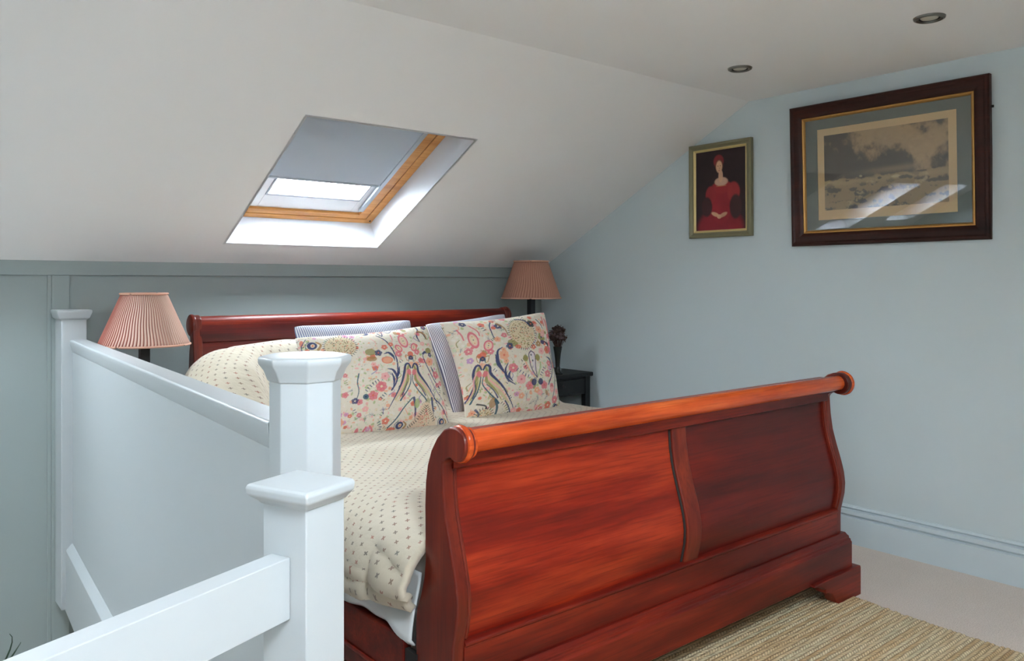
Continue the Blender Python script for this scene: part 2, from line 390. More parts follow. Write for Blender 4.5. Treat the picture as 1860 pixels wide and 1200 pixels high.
# ------------------------------------------------------------------ ceiling downlights
def downlight(loc, label):
    root = tag(empty('ceiling_downlight', loc), label, 'ceiling light', 'recessed downlights in the flat ceiling')
    x, y, z = loc
    mb = MB(); mb.lathe([(.034, .0), (.036, -.006), (.044, -.009), (.051, -.006), (.053, 0), (.034, 0)], loc, 48, cap=False); mb.obj('bezel', M['chrome'], root, smooth=True)
    mb = MB(); mb.lathe([(.035, -.001), (.030, -.001), (.028, -.0035), (.001, -.0045)], loc, 48, cap=True); mb.obj('lens', M['lens'], root, smooth=True)
    mb = MB(); mb.lathe([(.035, -.004), (.0305, -.0022), (.0300, -.0015), (.035, -.001)], loc, 48, cap=False); mb.obj('inner_ring', M['shadow_gap'], root, smooth=True)
downlight((3.033, 2.071, ZC), 'round nickel ceiling downlight farther from the camera, left of the big picture')
downlight((2.973, 1.241, ZC), 'round nickel ceiling downlight nearer the camera, above the big picture')

# ------------------------------------------------------------------ half wall, newel posts, diagonal rail
hw = tag(empty('stair_half_wall', (LX(2.5)+.03, 2.5, 0)), 'pale blue boarded half wall guarding the stair opening beside the bed', 'half wall')
def along(prof, y0, y1):     # profile (offset from the left face, z) swept along the slightly slanting wall line
    b = MB(); b.prism(prof, y0, y1, lambda p, q, t: (LX(t)+p, t, q)); return b
along([(.008, -.26), (.052, -.26), (.052, .925), (.008, .925)], 1.33, 3.93).obj('panel', M['wood_paint'], hw)
along([(.008, .915), (.004, .925), (-.003, .952), (-.003, .966), (.001, .970), (.060, .970), (.064, .966), (.064, .952), (.054, .925), (.054, .915)], 1.388, 3.93).obj('handrail', M['wood_paint'], hw, bevel=.002)
ap = along([(-.018, -.21), (.008, -.21), (.008, .085), (.002, .080), (-.018, .058)], 1.2, 4.03)
ap.obj('apron_board', M['wood_paint'], hw, bevel=.002)

def ngon(c, r, n, rot, z): return [(c[0]+r*math.cos(rot+2*math.pi*k/n), c[1]+r*math.sin(rot+2*math.pi*k/n), z) for k in range(n)]
def stack(mb, c, n, rot, rz):
    v = []; 
    for r, z in rz: v += ngon(c, r, n, rot, z)
    m = len(rz); f = [tuple(range(n))[::-1], tuple((m-1)*n+k for k in range(n))]
    f += [(j*n+k, j*n+(k+1) % n, (j+1)*n+(k+1) % n, (j+1)*n+k) for j in range(m-1) for k in range(n)]
    return mb.add(v, f)
OC = (.640, 1.358); r8 = .0635
np1 = tag(empty('newel_post', (OC[0], OC[1], 0)), 'tall pale octagonal newel post with flared cap, at the near end of the half wall', 'newel post')
stack(MB(), OC, 8, R(22.5), [(r8, -.26), (r8, 1.045)]).obj('shaft', M['wood_paint'], np1, bevel=.0025)
stack(MB(), OC, 8, R(22.5), [(r8+.001, 1.042), (r8+.004, 1.046), (r8+.010, 1.062), (r8+.019, 1.074), (r8+.020, 1.084), (r8+.016, 1.088), (r8-.02, 1.0915)]).obj('cap', M['wood_paint'], np1, bevel=.003)

def box_rot(mb, p0, a, b, la, lb, z0, z1, g=0):
    c = [p0-a*g-b*g, p0+a*(la+g)-b*g, p0+a*(la+g)+b*(lb+g), p0-a*g+b*(lb+g)]
    return mb.hexa([(p.x, p.y, z0) for p in c]+[(p.x, p.y, z1) for p in c])
np2 = tag(empty('newel_post', (P0.x, P0.y, 0)), 'shorter square newel post in front of the octagonal one, carrying the diagonal rail', 'newel post')
box_rot(MB(), P0, DR, DL, .088, .092, -.26, .874).obj('shaft', M['wood_paint'], np2, bevel=.0025)
mb = MB(); rings = [(.002, .870), (.006, .876), (.018, .886), (.020, .898), (.016, .903), (-.02, .907)]; v = []
for g, z in rings:
    gr = min(g, .004); c = [P0-DR*g-DL*g, P0+DR*(.088+gr)-DL*g, P0+DR*(.088+gr)+DL*(.092+g), P0-DR*g+DL*(.092+g)]; v += [(p.x, p.y, z) for p in c]
m_ = len(rings); mb.add(v, [(3, 2, 1, 0), tuple((m_-1)*4+k for k in range(4))]+[(j*4+k, j*4+(k+1) % 4, (j+1)*4+(k+1) % 4, (j+1)*4+k) for j in range(m_-1) for k in range(4)])
mb.obj('cap', M['wood_paint'], np2, bevel=.004, seg=3)
p3 = P0-DR*1.45
gr = tag(empty('guard_rail', ((P0-DR*.7).x, (P0-DR*.7).y, .70)), 'pale blue horizontal guard rail running diagonally across the lower left', 'guard rail')
box_rot(MB(), P0-DR*1.362+DL*.032, DR, DL, 1.3615, .040, .699, .795).obj('rail_board', M['wood_paint'], gr, bevel=.002)
np3 = tag(empty('newel_post', (p3.x, p3.y, 0)), 'square newel post at the far left end of the diagonal guard rail', 'newel post')
box_rot(MB(), p3, DR, DL, .088, .092, 0, .874).obj('shaft', M['wood_paint'], np3, bevel=.0025)
box_rot(MB(), p3, DR, DL, .088, .092, .872, .9, .018).obj('cap', M['wood_paint'], np3, bevel=.006)

np4 = tag(empty('newel_post', (.765, 3.95, 0)), 'small square newel post with flared cap against the panelled back wall', 'newel post')
mb = MB(); mb.box(.708, 3.90, -.2, .808, 4.032, 1.06); mb.obj('shaft', M['wood_paint'], np4, bevel=.004)
mb = MB(); v = []; rg = [(.001, 1.056), (.004, 1.06), (.010, 1.064), (.018, 1.088), (.018, 1.098), (.014, 1.1)]
for g, z in rg: v += [(.708-g, 3.90-g, z), (.808+g, 3.90-g, z), (.808+g, 4.032, z), (.708-g, 4.032, z)]
mb.add(v, [(3, 2, 1, 0), tuple(20+k for k in range(4))]+[(j*4+k, j*4+(k+1) % 4, (j+1)*4+(k+1) % 4, (j+1)*4+k) for j in range(5) for k in range(4)])
mb.obj('cap', M['wood_paint'], np4, bevel=.0015)

# ------------------------------------------------------------------ sleigh bed
bed = tag(empty('sleigh_bed', (2.06, 2.6, 0)), 'large polished red mahogany sleigh bed with scrolled headboard and footboard', 'bed')
XA, XB = 1.13, 3.0
FY = [(.335, 1.583), (.36, 1.577), (.40, 1.568), (.44, 1.566), (.48, 1.571), (.53, 1.584), (.58, 1.600), (.64, 1.617), (.70, 1.626), (.76, 1.630), (.80, 1.632)]
def yf(z):
    zz = [a for a, b in FY]; return float(np.interp(z, zz, [b for a, b in FY]))
def ext(poly, x0, x1): b = MB(); b.prism(poly, x0, x1, lambda p, q, t: (t, p, q)); return b
CY, CZ, CR = 1.577, .826, .0285
zs = np.linspace(.335, .765, 22)
# end posts: one continuous scroll outline each
arc = [(CY+.042*math.cos(a), CZ+.042*math.sin(a)) for a in np.linspace(R(-58), R(-270), 20)]
post = [(1.585, 0), (1.585, .31), (1.583, .335)]+[(yf(z), z) for z in zs[1:]]+[(1.628, .775), (1.615, .785)]+arc
post += [(1.600, .866), (1.625, .857), (1.655, .832), (1.680, .798), (1.697, .758), (1.706, .710), (1.709, .65), (1.708, .58), (1.706, .52), (1.712, .47), (1.728, .42), (1.746, .38), (1.752, .34), (1.750, .27), (1.752, 0)]
for x0, x1 in ((XA, XA+.036), (XB-.036, XB)):
    ext(post, x0, x1).obj('footboard_post', M['mahogany_z'], bed, bevel=.006, seg=3)
def strip(z0, z1, off, th, x0, x1, n=20):
    z = np.linspace(z0, z1, n); return ext([(yf(a)+off, a) for a in z]+[(yf(a)+off+th, a) for a in z[::-1]], x0, x1)
strip(.325, .77, .016, .02, XA+.03, 2.06).obj('footboard_panel', M['mahogany'], bed, smooth=True)
o = strip(.325, .77, .016, .02, 2.06, XB-.03).obj('footboard_panel', M['mahogany_shaded'], bed, smooth=True); tag(o, 'mahogany panel with shade put into its colour')  # right half coloured darker for the light falling off
strip(.332, .762, .004, .03, 2.024, 2.096).obj('footboard_stile', M['mahogany_z'], bed, bevel=.006, seg=3)
strip(.336, .76, .0125, .02, 2.016, 2.0245).obj('stile_shadow_strip', M['shadow_gap'], bed, smooth=True)  # solid dark strip standing in for the shadow beside the stile
for a, b in ((XA+.036, XA+.047), (XB-.047, XB-.036)):
    strip(.34, .755, .003, .02, a, b).obj('footboard_bead', M['mahogany_z'], bed, bevel=.004)
ext([(1.622, .757), (1.632, .752), (1.66, .757), (1.66, .845), (1.60, .845), (1.600, .80), (1.622, .79)], XA+.03, XB-.03).obj('footboard_top_rail', M['mahogany'], bed, bevel=.002)
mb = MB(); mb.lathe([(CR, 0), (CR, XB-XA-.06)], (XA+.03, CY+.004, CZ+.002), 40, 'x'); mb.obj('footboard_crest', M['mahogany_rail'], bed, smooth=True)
def cap_turn(x, sgn, cy, cz, k=1.0):
    mb = MB(); pr = [(.038*k, 0), (.0455*k, .004), (.0475*k, .010), (.0455*k, .017), (.037*k, .0205), (.036*k, .023), (.040*k, .027), (.039*k, .034), (.028*k, .038)]
    mb.lathe([(r, sgn*h) for r, h in pr], (x, cy, cz), 40, 'x'); return mb
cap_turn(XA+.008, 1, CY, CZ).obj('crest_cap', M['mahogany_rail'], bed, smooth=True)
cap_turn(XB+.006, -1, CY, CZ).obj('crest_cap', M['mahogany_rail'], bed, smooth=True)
# lower rail with bead, plinth with stepped moulding, bracket feet
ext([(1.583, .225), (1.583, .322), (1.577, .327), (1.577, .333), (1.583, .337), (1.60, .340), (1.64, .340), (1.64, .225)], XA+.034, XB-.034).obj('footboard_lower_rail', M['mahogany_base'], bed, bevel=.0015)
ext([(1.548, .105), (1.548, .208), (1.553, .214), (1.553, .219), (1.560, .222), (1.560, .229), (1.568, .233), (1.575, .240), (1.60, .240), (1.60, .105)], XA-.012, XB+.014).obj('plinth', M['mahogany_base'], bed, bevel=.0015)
for a, b in ((XA-.012, XA+.03), (XB-.03, XB+.014)):
    mb = MB(); mb.box(a, 1.56, .105, b, 1.765, .215); mb.obj('plinth_return', M['mahogany_base'], bed, bevel=.004)
def foot(x_out, sg):
    pr = [(0, 0), (0, .104), (-.004, .114), (-.34, .114), (-.345, .106), (-.30, .098), (-.268, .082), (-.262, .066), (-.245, .066), (-.215, .052), (-.19, .018), (-.165, 0)]
    b = MB(); b.prism(pr, 1.53, 1.575, lambda p, q, t: (x_out+sg*p, t, q)); 
    b2 = [(1.53+(-p), q) for p, q in pr]
    b.prism([(1.5315-p*.6, q*.995) for p, q in pr], x_out-sg*.0015, x_out-sg*.045, lambda p, q, t: (t, p, q)); return b
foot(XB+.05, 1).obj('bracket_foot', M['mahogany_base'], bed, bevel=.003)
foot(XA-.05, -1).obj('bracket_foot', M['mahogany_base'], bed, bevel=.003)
# side rails
for x0, x1 in ((1.118, 1.146), (2.984, 3.012)):
    mb = MB(); mb.box(x0, 1.792, .115, x1, 3.60, .286); mb.obj('side_rail', M['mahogany_base'], bed, bevel=.004)
    mb = MB(); s = -1 if x0 < 2 else 1; xx = x0 if s < 0 else x1
    mb.box(min(xx, xx+s*.006), 1.792, .165, max(xx, xx+s*.006), 3.6, .177); mb.obj('rail_moulding', M['mahogany'], bed, bevel=.002)
    mb = MB(); mb.box(x0+.006, 1.74, .14, x1-.006, 1.80, .26); mb.obj('rail_bracket', M['shadow_gap'], bed)
# headboard
HX0, HX1 = 1.168, 2.992; HC = (3.65, 1.028); HR = .040
hy = lambda z: float(np.interp(z, [0, .3, .5, .7, .85, .95, 1.0], [3.60, 3.60, 3.575, 3.575, 3.59, 3.60, 3.605]))
zz = np.linspace(.3, .985, 18)
arc = [(HC[0]+.046*math.cos(a), HC[1]+.046*math.sin(a)) for a in np.linspace(R(150), R(-90), 16)]
hp = [(3.60, 0)]+[(hy(z), z) for z in zz]+arc+[(3.645, .96), (3.66, .9), (3.67, .8), (3.67, 0)]
for x0, x1 in ((HX0, HX0+.042), (HX1-.042, HX1)):
    ext(hp, x0, x1).obj('headboard_post', M['mahogany_z'], bed, bevel=.006, seg=3)
ext([(hy(z)+.018, z) for z in zz]+[(hy(z)+.038, z) for z in zz[::-1]], HX0+.03, HX1-.03).obj('headboard_panel', M['mahogany_shaded'], bed, smooth=True)  # colour darkened for the shade at the head of the bed
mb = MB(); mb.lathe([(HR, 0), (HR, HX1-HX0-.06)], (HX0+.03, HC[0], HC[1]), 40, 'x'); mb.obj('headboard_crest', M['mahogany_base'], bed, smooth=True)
ext([(3.603, .955), (3.612, .950), (3.64, .950), (3.65, 1.03), (3.612, 1.035), (3.603, 1.0)], HX0+.03, HX1-.03).obj('headboard_top_rail', M['mahogany_shaded'], bed, bevel=.002)
cap_turn(HX0-.002, 1, HC[0], HC[1], 1.06).obj('crest_cap', M['mahogany_z'], bed, smooth=True)
cap_turn(HX1+.002, -1, HC[0], HC[1], 1.06).obj('crest_cap', M['mahogany_z'], bed, smooth=True)
mb = MB()
for k in range(14): y = 1.85+k*.125; mb.box(1.147, y, .165, 2.983, y+.07, .185)
mb.obj('slats', M['pine'], bed)

mt = tag(empty('mattress', (2.06, 2.65, .187)), 'thick white mattress lying in the mahogany bed under the bedclothes', 'mattress')
mb = MB(); mb.box(1.165, 1.70, .187, 2.965, 3.55, .50); mb.obj('mattress_body', M['mattress'], mt, bevel=.04, seg=4)

# ------------------------------------------------------------------ bedclothes
def fbm2(x, y, seed, octs=3, sc=1.0):
    r = np.random.RandomState(seed); out = np.zeros_like(x, dtype=float); amp = 1
    for o in range(octs):
        for k in range(5):
            a = r.uniform(0, 2*math.pi); f = sc*(2**o)*r.uniform(.7, 1.4); out += amp*np.sin(x*f*math.cos(a)+y*f*math.sin(a)+r.uniform(0, 6.28))/5
        amp *= .5
    return out
def sm(a, b, x): t = np.clip((x-a)/(b-a), 0, 1); return t*t*(3-2*t)

def grid_mesh(name, P, UV, m, closed=False):
    """P: (n, k, 3) array"""
    n, k = P.shape[:2]; me = bpy.data.meshes.new(name)
    idx = np.arange(n*k).reshape(n, k); f = np.stack([idx[:-1, :-1], idx[1:, :-1], idx[1:, 1:], idx[:-1, 1:]], -1).reshape(-1, 4)
    me.from_pydata(P.reshape(-1, 3).tolist(), [], f.tolist()); me.update()
    if UV is not None:
        uv = me.uv_layers.new(name='UVMap'); li = np.empty(len(me.loops), dtype=np.int32); me.loops.foreach_get('vertex_index', li)
        uv.data.foreach_set('uv', UV.reshape(-1, 2)[li].astype(np.float32).ravel())
    me.shade_smooth(); me.materials.append(m)
    o = bpy.data.objects.new(name, me); COL.objects.link(o); return o

def duvet():
    ys = np.linspace(1.765, 3.57, 150)
    xs = np.concatenate([np.zeros(24), np.linspace(0, 1, 16), np.linspace(0, 1, 110)[1:], np.linspace(0, 1, 12)[1:], np.zeros(10)])
    XLd, XRd, r = 1.088, 3.00, .17
    P = np.zeros((len(ys), 24+16+109+11+10, 3)); UV = np.zeros(P.shape[:2]+(2,))
    for j, y in enumerate(ys):
        def top(x):
            z = .575+.018*fbm2(x, np.full_like(x, y), 3, 3, 5)
            hl = np.interp(x, [1.05, 1.15, 1.28, 1.50, 2.3, 2.55, 2.80, 3.0], [.235, .285, .335, .362, .362, .30, .13, .05])
            lft = 1-sm(1.18, 1.42, x)
            z = z+hl*(lft*sm(2.86, 3.22, y)+(1-lft)*sm(3.08, 3.38, y))*(1-.35*sm(3.42, 3.57, y))
            return z
        hem = .360+.024*sm(2.1, 1.77, y)+.006*math.sin(y*9)+.004*math.sin(y*31)
        zl = float(top(np.array([XLd+r]))[0])
        w = .012*math.sin(y*13+1)+.007*math.sin(y*29)
        pts = []
        ze = zl-r*.85
        for k in range(24):
            t = k/24; z = hem+(ze-hem)*t; pts.append((XLd+w*(1-t)*.9-.004*math.sin(t*9+y*6)+.01*t*0, z))
        for k in range(16):
            a = k/15*math.pi/2; pts.append((XLd+r-r*math.cos(a), ze+r*.85*math.sin(a)))
        xt = np.linspace(XLd+r, XRd-.10, 110)[1:]; pts += list(zip(xt, top(xt)))
        zr = float(top(np.array([XRd-.10]))[0]); 
        for k in range(1, 12):
            a = k/11*math.pi/2; pts.append((XRd-.10+.10*math.sin(a), zr-.09*(1-math.cos(a))))
        for k in range(10): pts.append((XRd+.003*math.sin(k), zr-.09-(k+1)/10*.12))
        pts = np.array(pts); d = np.concatenate([[0], np.cumsum(np.hypot(*np.diff(pts, axis=0).T))])
        P[j, :, 0] = pts[:, 0]; P[j, :, 1] = y; P[j, :, 2] = pts[:, 1]; UV[j, :, 0] = d; UV[j, :, 1] = y
        # creases on the visible side
        side = 1-sm(.30, .42, d)
        P[j, :, 0] += side*.010*fbm2(np.full_like(d, y)*1.0, pts[:, 1]*1.6, 11, 3, 11)-side*.008
        P[j, :24, 0] += .050*sm(1.95, 1.775, y)*(1-np.arange(24)/40); P[j, 24:40, 0] += .008*sm(1.95, 1.775, y)
        yed = np.interp(P[j, :, 2], [.33, .34, .38, .42, .47, .52, .60], [1.757, 1.757, 1.751, 1.733, 1.717, 1.712, 1.712])
        P[j, :, 1] -= (1.765-yed)*sm(1.93, 1.765, y)
        # rolled corner near the footboard
        g = np.exp(-((y-1.83)/.055)**2-((pts[:, 1]-.43)/.05)**2)
        P[j, :, 0] -= g*.016; 
        g2 = np.exp(-((y-1.90)/.02)**2-((pts[:, 1]-.44)/.07)**2); P[j, :, 0] += g2*.018
        g3 = np.exp(-((pts[:, 1]-(.475+.25*(y-1.8)))/.008)**2)*np.exp(-((y-1.84)/.07)**2); P[j, :, 0] += g3*.02
    o = grid_mesh('duvet', P, UV, M['duvet'])
    s = o.modifiers.new('thick', 'SOLIDIFY'); s.thickness = .022; s.offset = -1
    return tag(o, 'cream duvet with small rust and brown printed motifs covering the bed', 'duvet')
duvet()
def sheet():
    ys = np.linspace(1.758, 3.55, 120); P = np.zeros((120, 14, 3))
    for j, y in enumerate(ys):
        sag = .292+.006*math.sin(y*17)+.004*math.sin(y*41)-.012*math.exp(-((y-1.80)/.07)**2)
        for k in range(14):
            t = k/13; z = sag+(.46-sag)*t; x = 1.120+.006*math.sin(y*23+t*5)+.012*math.sin(t*math.pi)*math.sin(y*11)+.03*t
            if k == 0: x = 1.135
            P[j, k] = (x, y, z)
    o = grid_mesh('fitted_sheet', P, None, M['sheet']); s = o.modifiers.new('thick', 'SOLIDIFY'); s.thickness = .004; s.offset = -1
    return tag(o, 'white cotton sheet bulging between the duvet hem and the mahogany side rail', 'bed sheet')
sheet()
def folded_sheet():
    xs = np.linspace(2.75, 2.985, 30); ys = np.linspace(2.2, 2.62, 40); P = np.zeros((30, 40, 3))
    for i, x in enumerate(xs):
        for j, y in enumerate(ys):
            P[i, j] = (x, y, .592+.016*math.exp(-((x-2.93)/.05)**2)*math.exp(-((y-2.45)/.12)**2)+.003*math.sin(y*40+x*20))
    o = grid_mesh('folded_sheet', P, None, M['sheet']); s = o.modifiers.new('thick', 'SOLIDIFY'); s.thickness = .012; s.offset = 1
    return tag(o, 'small strip of white bed linen just above the footboard crest, right of the duvet', 'bed linen')
folded_sheet()

# ------------------------------------------------------------------ printed pattern of the cushions
class Canvas:
    def __init__(s, x0, y0, x1, y1, bg, k=3):
        s.x0, s.y0, s.k = x0, y0, k; s.w, s.h = int((x1-x0)*k), int((y1-y0)*k)
        s.a = np.ones((s.h, s.w, 3))*np.array(lin(bg))
    def _box(s, xa, ya, xb, yb):
        i0 = max(0, int((xa-s.x0)*s.k)-2); i1 = min(s.w, int((xb-s.x0)*s.k)+3); j0 = max(0, int((ya-s.y0)*s.k)-2); j1 = min(s.h, int((yb-s.y0)*s.k)+3)
        if i1 <= i0 or j1 <= j0: return None
        X, Y = np.meshgrid((np.arange(i0, i1)+.5)/s.k+s.x0, (np.arange(j0, j1)+.5)/s.k+s.y0); return i0, i1, j0, j1, X, Y
    def _mix(s, b, m, c, al):
        i0, i1, j0, j1 = b[:4]; m = (np.clip(m, 0, 1)*al)[..., None]; s.a[j0:j1, i0:i1] = s.a[j0:j1, i0:i1]*(1-m)+np.array(lin(c))*m
    def stroke(s, pts, w0, w1, c, al=.9, wm=None):
        p = np.array(pts, float); w0 *= 1.15; w1 *= 1.15; wm = wm*1.1 if wm else wm
        if len(p) > 2:      # Catmull-Rom
            q = np.vstack([2*p[0]-p[1], p, 2*p[-1]-p[-2]]); out = []
            for i in range(1, len(q)-2):
                for t in np.linspace(0, 1, 6, endpoint=False):
                    a, b, cc, d = q[i-1], q[i], q[i+1], q[i+2]
                    out.append(.5*((2*b)+(-a+cc)*t+(2*a-5*b+4*cc-d)*t*t+(-a+3*b-3*cc+d)*t**3))
            out.append(p[-1]); p = np.array(out)
        n = len(p); t = np.linspace(0, 1, n); w = w0+(w1-w0)*t
        if wm: w = np.where(t < .5, w0+(wm-w0)*t*2, wm+(w1-wm)*(t*2-1))
        mw = max(w)+1; b = s._box(p[:, 0].min()-mw, p[:, 1].min()-mw, p[:, 0].max()+mw, p[:, 1].max()+mw)
        if b is None: return
        X, Y = b[4], b[5]; best = np.full(X.shape, -9.)
        for i in range(n-1):
            d = p[i+1]-p[i]; L = d@d+1e-9; tt = np.clip(((X-p[i, 0])*d[0]+(Y-p[i, 1])*d[1])/L, 0, 1)
            dd = np.hypot(X-p[i, 0]-tt*d[0], Y-p[i, 1]-tt*d[1]); best = np.maximum(best, (w[i]+(w[i+1]-w[i])*tt)/2-dd)
        s._mix(b, best*s.k+.5, c, al)
    def ell(s, x, y, rx, ry, c, al=.9, rot=0, ring=0):
        r = max(rx, ry)+1; b = s._box(x-r, y-r, x+r, y+r)
        if b is None: return
        a = R(rot); X, Y = b[4]-x, b[5]-y; u = X*math.cos(a)+Y*math.sin(a); v = -X*math.sin(a)+Y*math.cos(a)
        d = (1-np.hypot(u/rx, v/ry))*min(rx, ry)
        m = d*s.k+.5
        if ring: m = np.minimum(m, (ring-d)*s.k+.5)
        s._mix(b, m, c, al)
    def flower(s, x, y, r, c, c2=(240, 225, 200), n=5):
        a0 = random.uniform(0, 6)
        for i in range(n): s.ell(x+r*.55*math.cos(a0+i*6.283/n), y+r*.55*math.sin(a0+i*6.283/n), r*.45, r*.42, c, .85)
        s.ell(x, y, r*.22, r*.22, c2, .9)
    def leaf(s, x, y, L, ang, c, w=None):
        a = R(ang); s.stroke([(x, y), (x+L*math.cos(a), y-L*math.sin(a))], .3, .2, c, .9, w or L*.38)
    def sprig(s, x, y, L, ang, c):
        a = R(ang); s.stroke([(x, y), (x+L*math.cos(a), y-L*math.sin(a))], .5, .4, c)
        for t in (.25, .5, .75, 1):
            for sg in (-45, 45): s.leaf(x+L*t*math.cos(a), y-L*t*math.sin(a), L*.42, ang+sg, c, L*.16)
    def ticks(s, pts, L, c, w=1.0, step=4):
        p = np.array(pts, float); 
        for i in range(len(p)-1):
            d = p[i+1]-p[i]; l = np.hypot(*d); n = max(1, int(l/step)); nn = np.array([-d[1], d[0]])/max(l, 1e-6)
            for k in range(n):
                q = p[i]+d*k/n; s.stroke([q-nn*L/2, q+nn*L/2], w, w*.5, c)
NAVY = (52, 62, 108); TEAL = (48, 92, 110); PINK = (224, 120, 130); CORAL = (226, 112, 88); OLIVE = (150, 142, 74); OCHRE = (176, 132, 78)
PEACH = (238, 170, 134); GREEN = (168, 186, 120); CREAM = (232, 216, 180); DARK = (42, 42, 52); ROSE = (240, 176, 172); MINT = (206, 218, 186)
def scatter(c, x0, y0, x1, y1, n):
    for _ in range(n):
        x, y = random.uniform(x0, x1), random.uniform(y0, y1)
        k = random.random()
        if k < .45: c.ell(x, y, random.uniform(1, 3.6), random.uniform(1, 2.6), random.choice([MINT, ROSE, GREEN, CREAM, CREAM, PEACH, (238, 232, 222), (238, 232, 222)]), .75, random.uniform(0, 180))
        elif k < .86: c.leaf(x, y, random.uniform(2.5, 6), random.uniform(0, 360), random.choice([GREEN, OLIVE, MINT, PEACH, ROSE, OCHRE, CREAM, (238, 232, 222)]))
        else: c.leaf(x, y, random.uniform(2, 3.5), random.uniform(0, 360), random.choice([NAVY, TEAL, PINK, CORAL, PINK]))
def meadow(c, x0, y0, x1, y1, n):
    for _ in range(n):
        x, y = random.uniform(x0, x1), random.uniform(y0, y1); k = random.random()
        if k < .3: c.flower(x, y, random.uniform(3, 6), random.choice([PINK, ROSE, PEACH, CORAL, (214, 150, 190)]), random.choice([CREAM, CORAL, OCHRE]))
        elif k < .5: c.sprig(x, y, random.uniform(6, 10), random.uniform(0, 360), random.choice([GREEN, OLIVE, TEAL, NAVY, GREEN]))
        elif k < .7: c.stroke([(x, y), (x+random.uniform(-6, 6), y+6), (x+random.uniform(-9, 9), y+13)], 1.0, 1.6, random.choice([GREEN, OLIVE, ROSE, PEACH, (150, 140, 180)]), .8)
        elif k < .85: c.ticks([(x, y), (x+random.uniform(-12, 12), y+random.uniform(4, 12))], 4, random.choice([NAVY, DARK, OLIVE]), 1.3, 3.4)
        else: c.ell(x, y, random.uniform(2.5, 5), random.uniform(2, 4), random.choice([OLIVE, OCHRE, PEACH, ROSE, MINT]), .8, random.uniform(0, 180))
def bird(c, x, y, k=1.0, lx=1.0, rx=1.0):
    P_ = lambda pts, m=1: [(x+a*k*m, y+b*k) for a, b in pts]
    c.ell(x, y-28*k, 6*k, 6*k, CORAL, .9); c.ell(x, y-21*k, 5*k, 4.5*k, NAVY, .95); c.stroke(P_([(-4, -19), (-5, -13)]), 2, .8, TEAL); c.stroke(P_([(4, -19), (5, -13)]), 2, .8, TEAL); c.ell(x, y-21*k, 1.6*k, 1.2*k, OCHRE, .8)
    for sg in (-1, 1): c.stroke(P_([(3*sg, -24), (10*sg, -26), (9*sg, -17), (6*sg, -14)]), 1.4, .8, OCHRE)
    c.ell(x, y-8*k, 7*k, 5*k, PEACH, .7)
    for sg, m in ((-1, lx), (1, rx)):
        c.stroke(P_([(5*sg, -4), (9*sg, 8), (12*sg*m, 24), (20*sg*m, 40), (30*sg*m, 58)]), 7, 3, (206, 198, 150), .85, 12)
        o = P_([(1.5*sg, -1), (6*sg, -9), (12*sg, -6), (15*sg, 8), (20*sg*m, 28), (28*sg*m, 46), (40*sg*m, 76)])
        c.stroke(o, 2.4, .8, NAVY, .95, 4.2)
        c.stroke(P_([(6*sg, -4), (9*sg, 6), (8*sg, 20), (14*sg*m, 36), (22*sg*m, 54)]), 3, 1, OLIVE, .8, 4.5)
        c.stroke(P_([(9*sg, 4), (13*sg, 18), (20*sg*m, 36), (30*sg*m, 56)]), 2.2, .8, ROSE, .85, 2.6)
        c.ell(x+5*sg*k, y+7*k, 4*k, 6*k, PINK, .9, 10*sg)
        for t in range(5): c.leaf(x+(6+t*2.6*m)*sg*k, y+(16+t*8)*k, 7*k, -90+20*sg, random.choice([GREEN, OLIVE, CREAM]))
        c.stroke(P_([(2*sg, 12), (2.5*sg, 26), (9*sg*m, 42), (17*sg*m, 54), (20*sg*m, 60)]), 1.2, 2.6, TEAL, .95)
        c.stroke(P_([(9*sg, 26), (13*sg*m, 38), (18*sg*m, 50)]), 1, 2.2, NAVY, .9)
def paisley(c, x, y, rx, ry, rot, colr=PINK):
    c.ell(x, y, rx, ry, ROSE, .7, rot); c.ell(x, y, rx, ry, colr, .95, rot, 2.2); c.ell(x, y, rx*.55, ry*.6, CREAM, .9, rot)
    a = R(rot)
    for t in (-.4, 0, .4): c.ell(x-math.sin(a)*ry*t, y+math.cos(a)*ry*t, 1, 1, NAVY if t == 0 else CORAL)
def medallion(c, x, y, rx, ry):
    c.ell(x, y, rx, ry, (226, 208, 172), .95)
    for _ in range(int(rx*ry*.22)):
        a, r = random.uniform(0, 6.28), math.sqrt(random.random())*.9; c.ell(x+rx*r*math.cos(a), y+ry*r*math.sin(a), .9, .9, random.choice([(120, 92, 66), (170, 120, 70), DARK, CORAL, OLIVE]), .85)
    n = int((rx+ry)*.75)
    for i in range(n):
        a = 6.283*i/n; c.stroke([(x+rx*.98*math.cos(a), y+ry*.98*math.sin(a)), (x+(rx+3)*math.cos(a), y+(ry+3)*math.sin(a))], 1.2, .9, DARK)
def blob(c, x, y, k=1.0):
    c.ell(x, y, 7*k, 7*k, NAVY, .95); c.ell(x+1, y, 3*k, 3.4*k, CREAM, .9); c.ell(x+1, y, 1.6*k, 1.8*k, CORAL); c.stroke([(x+6*k, y-7*k), (x+12*k, y-1), (x+8*k, y+8*k)], 2, 3.5*k, OCHRE); c.stroke([(x-4, y-8*k), (x-9*k, y-2), (x-8*k, y+7*k)], 1.2, 1, TEAL)

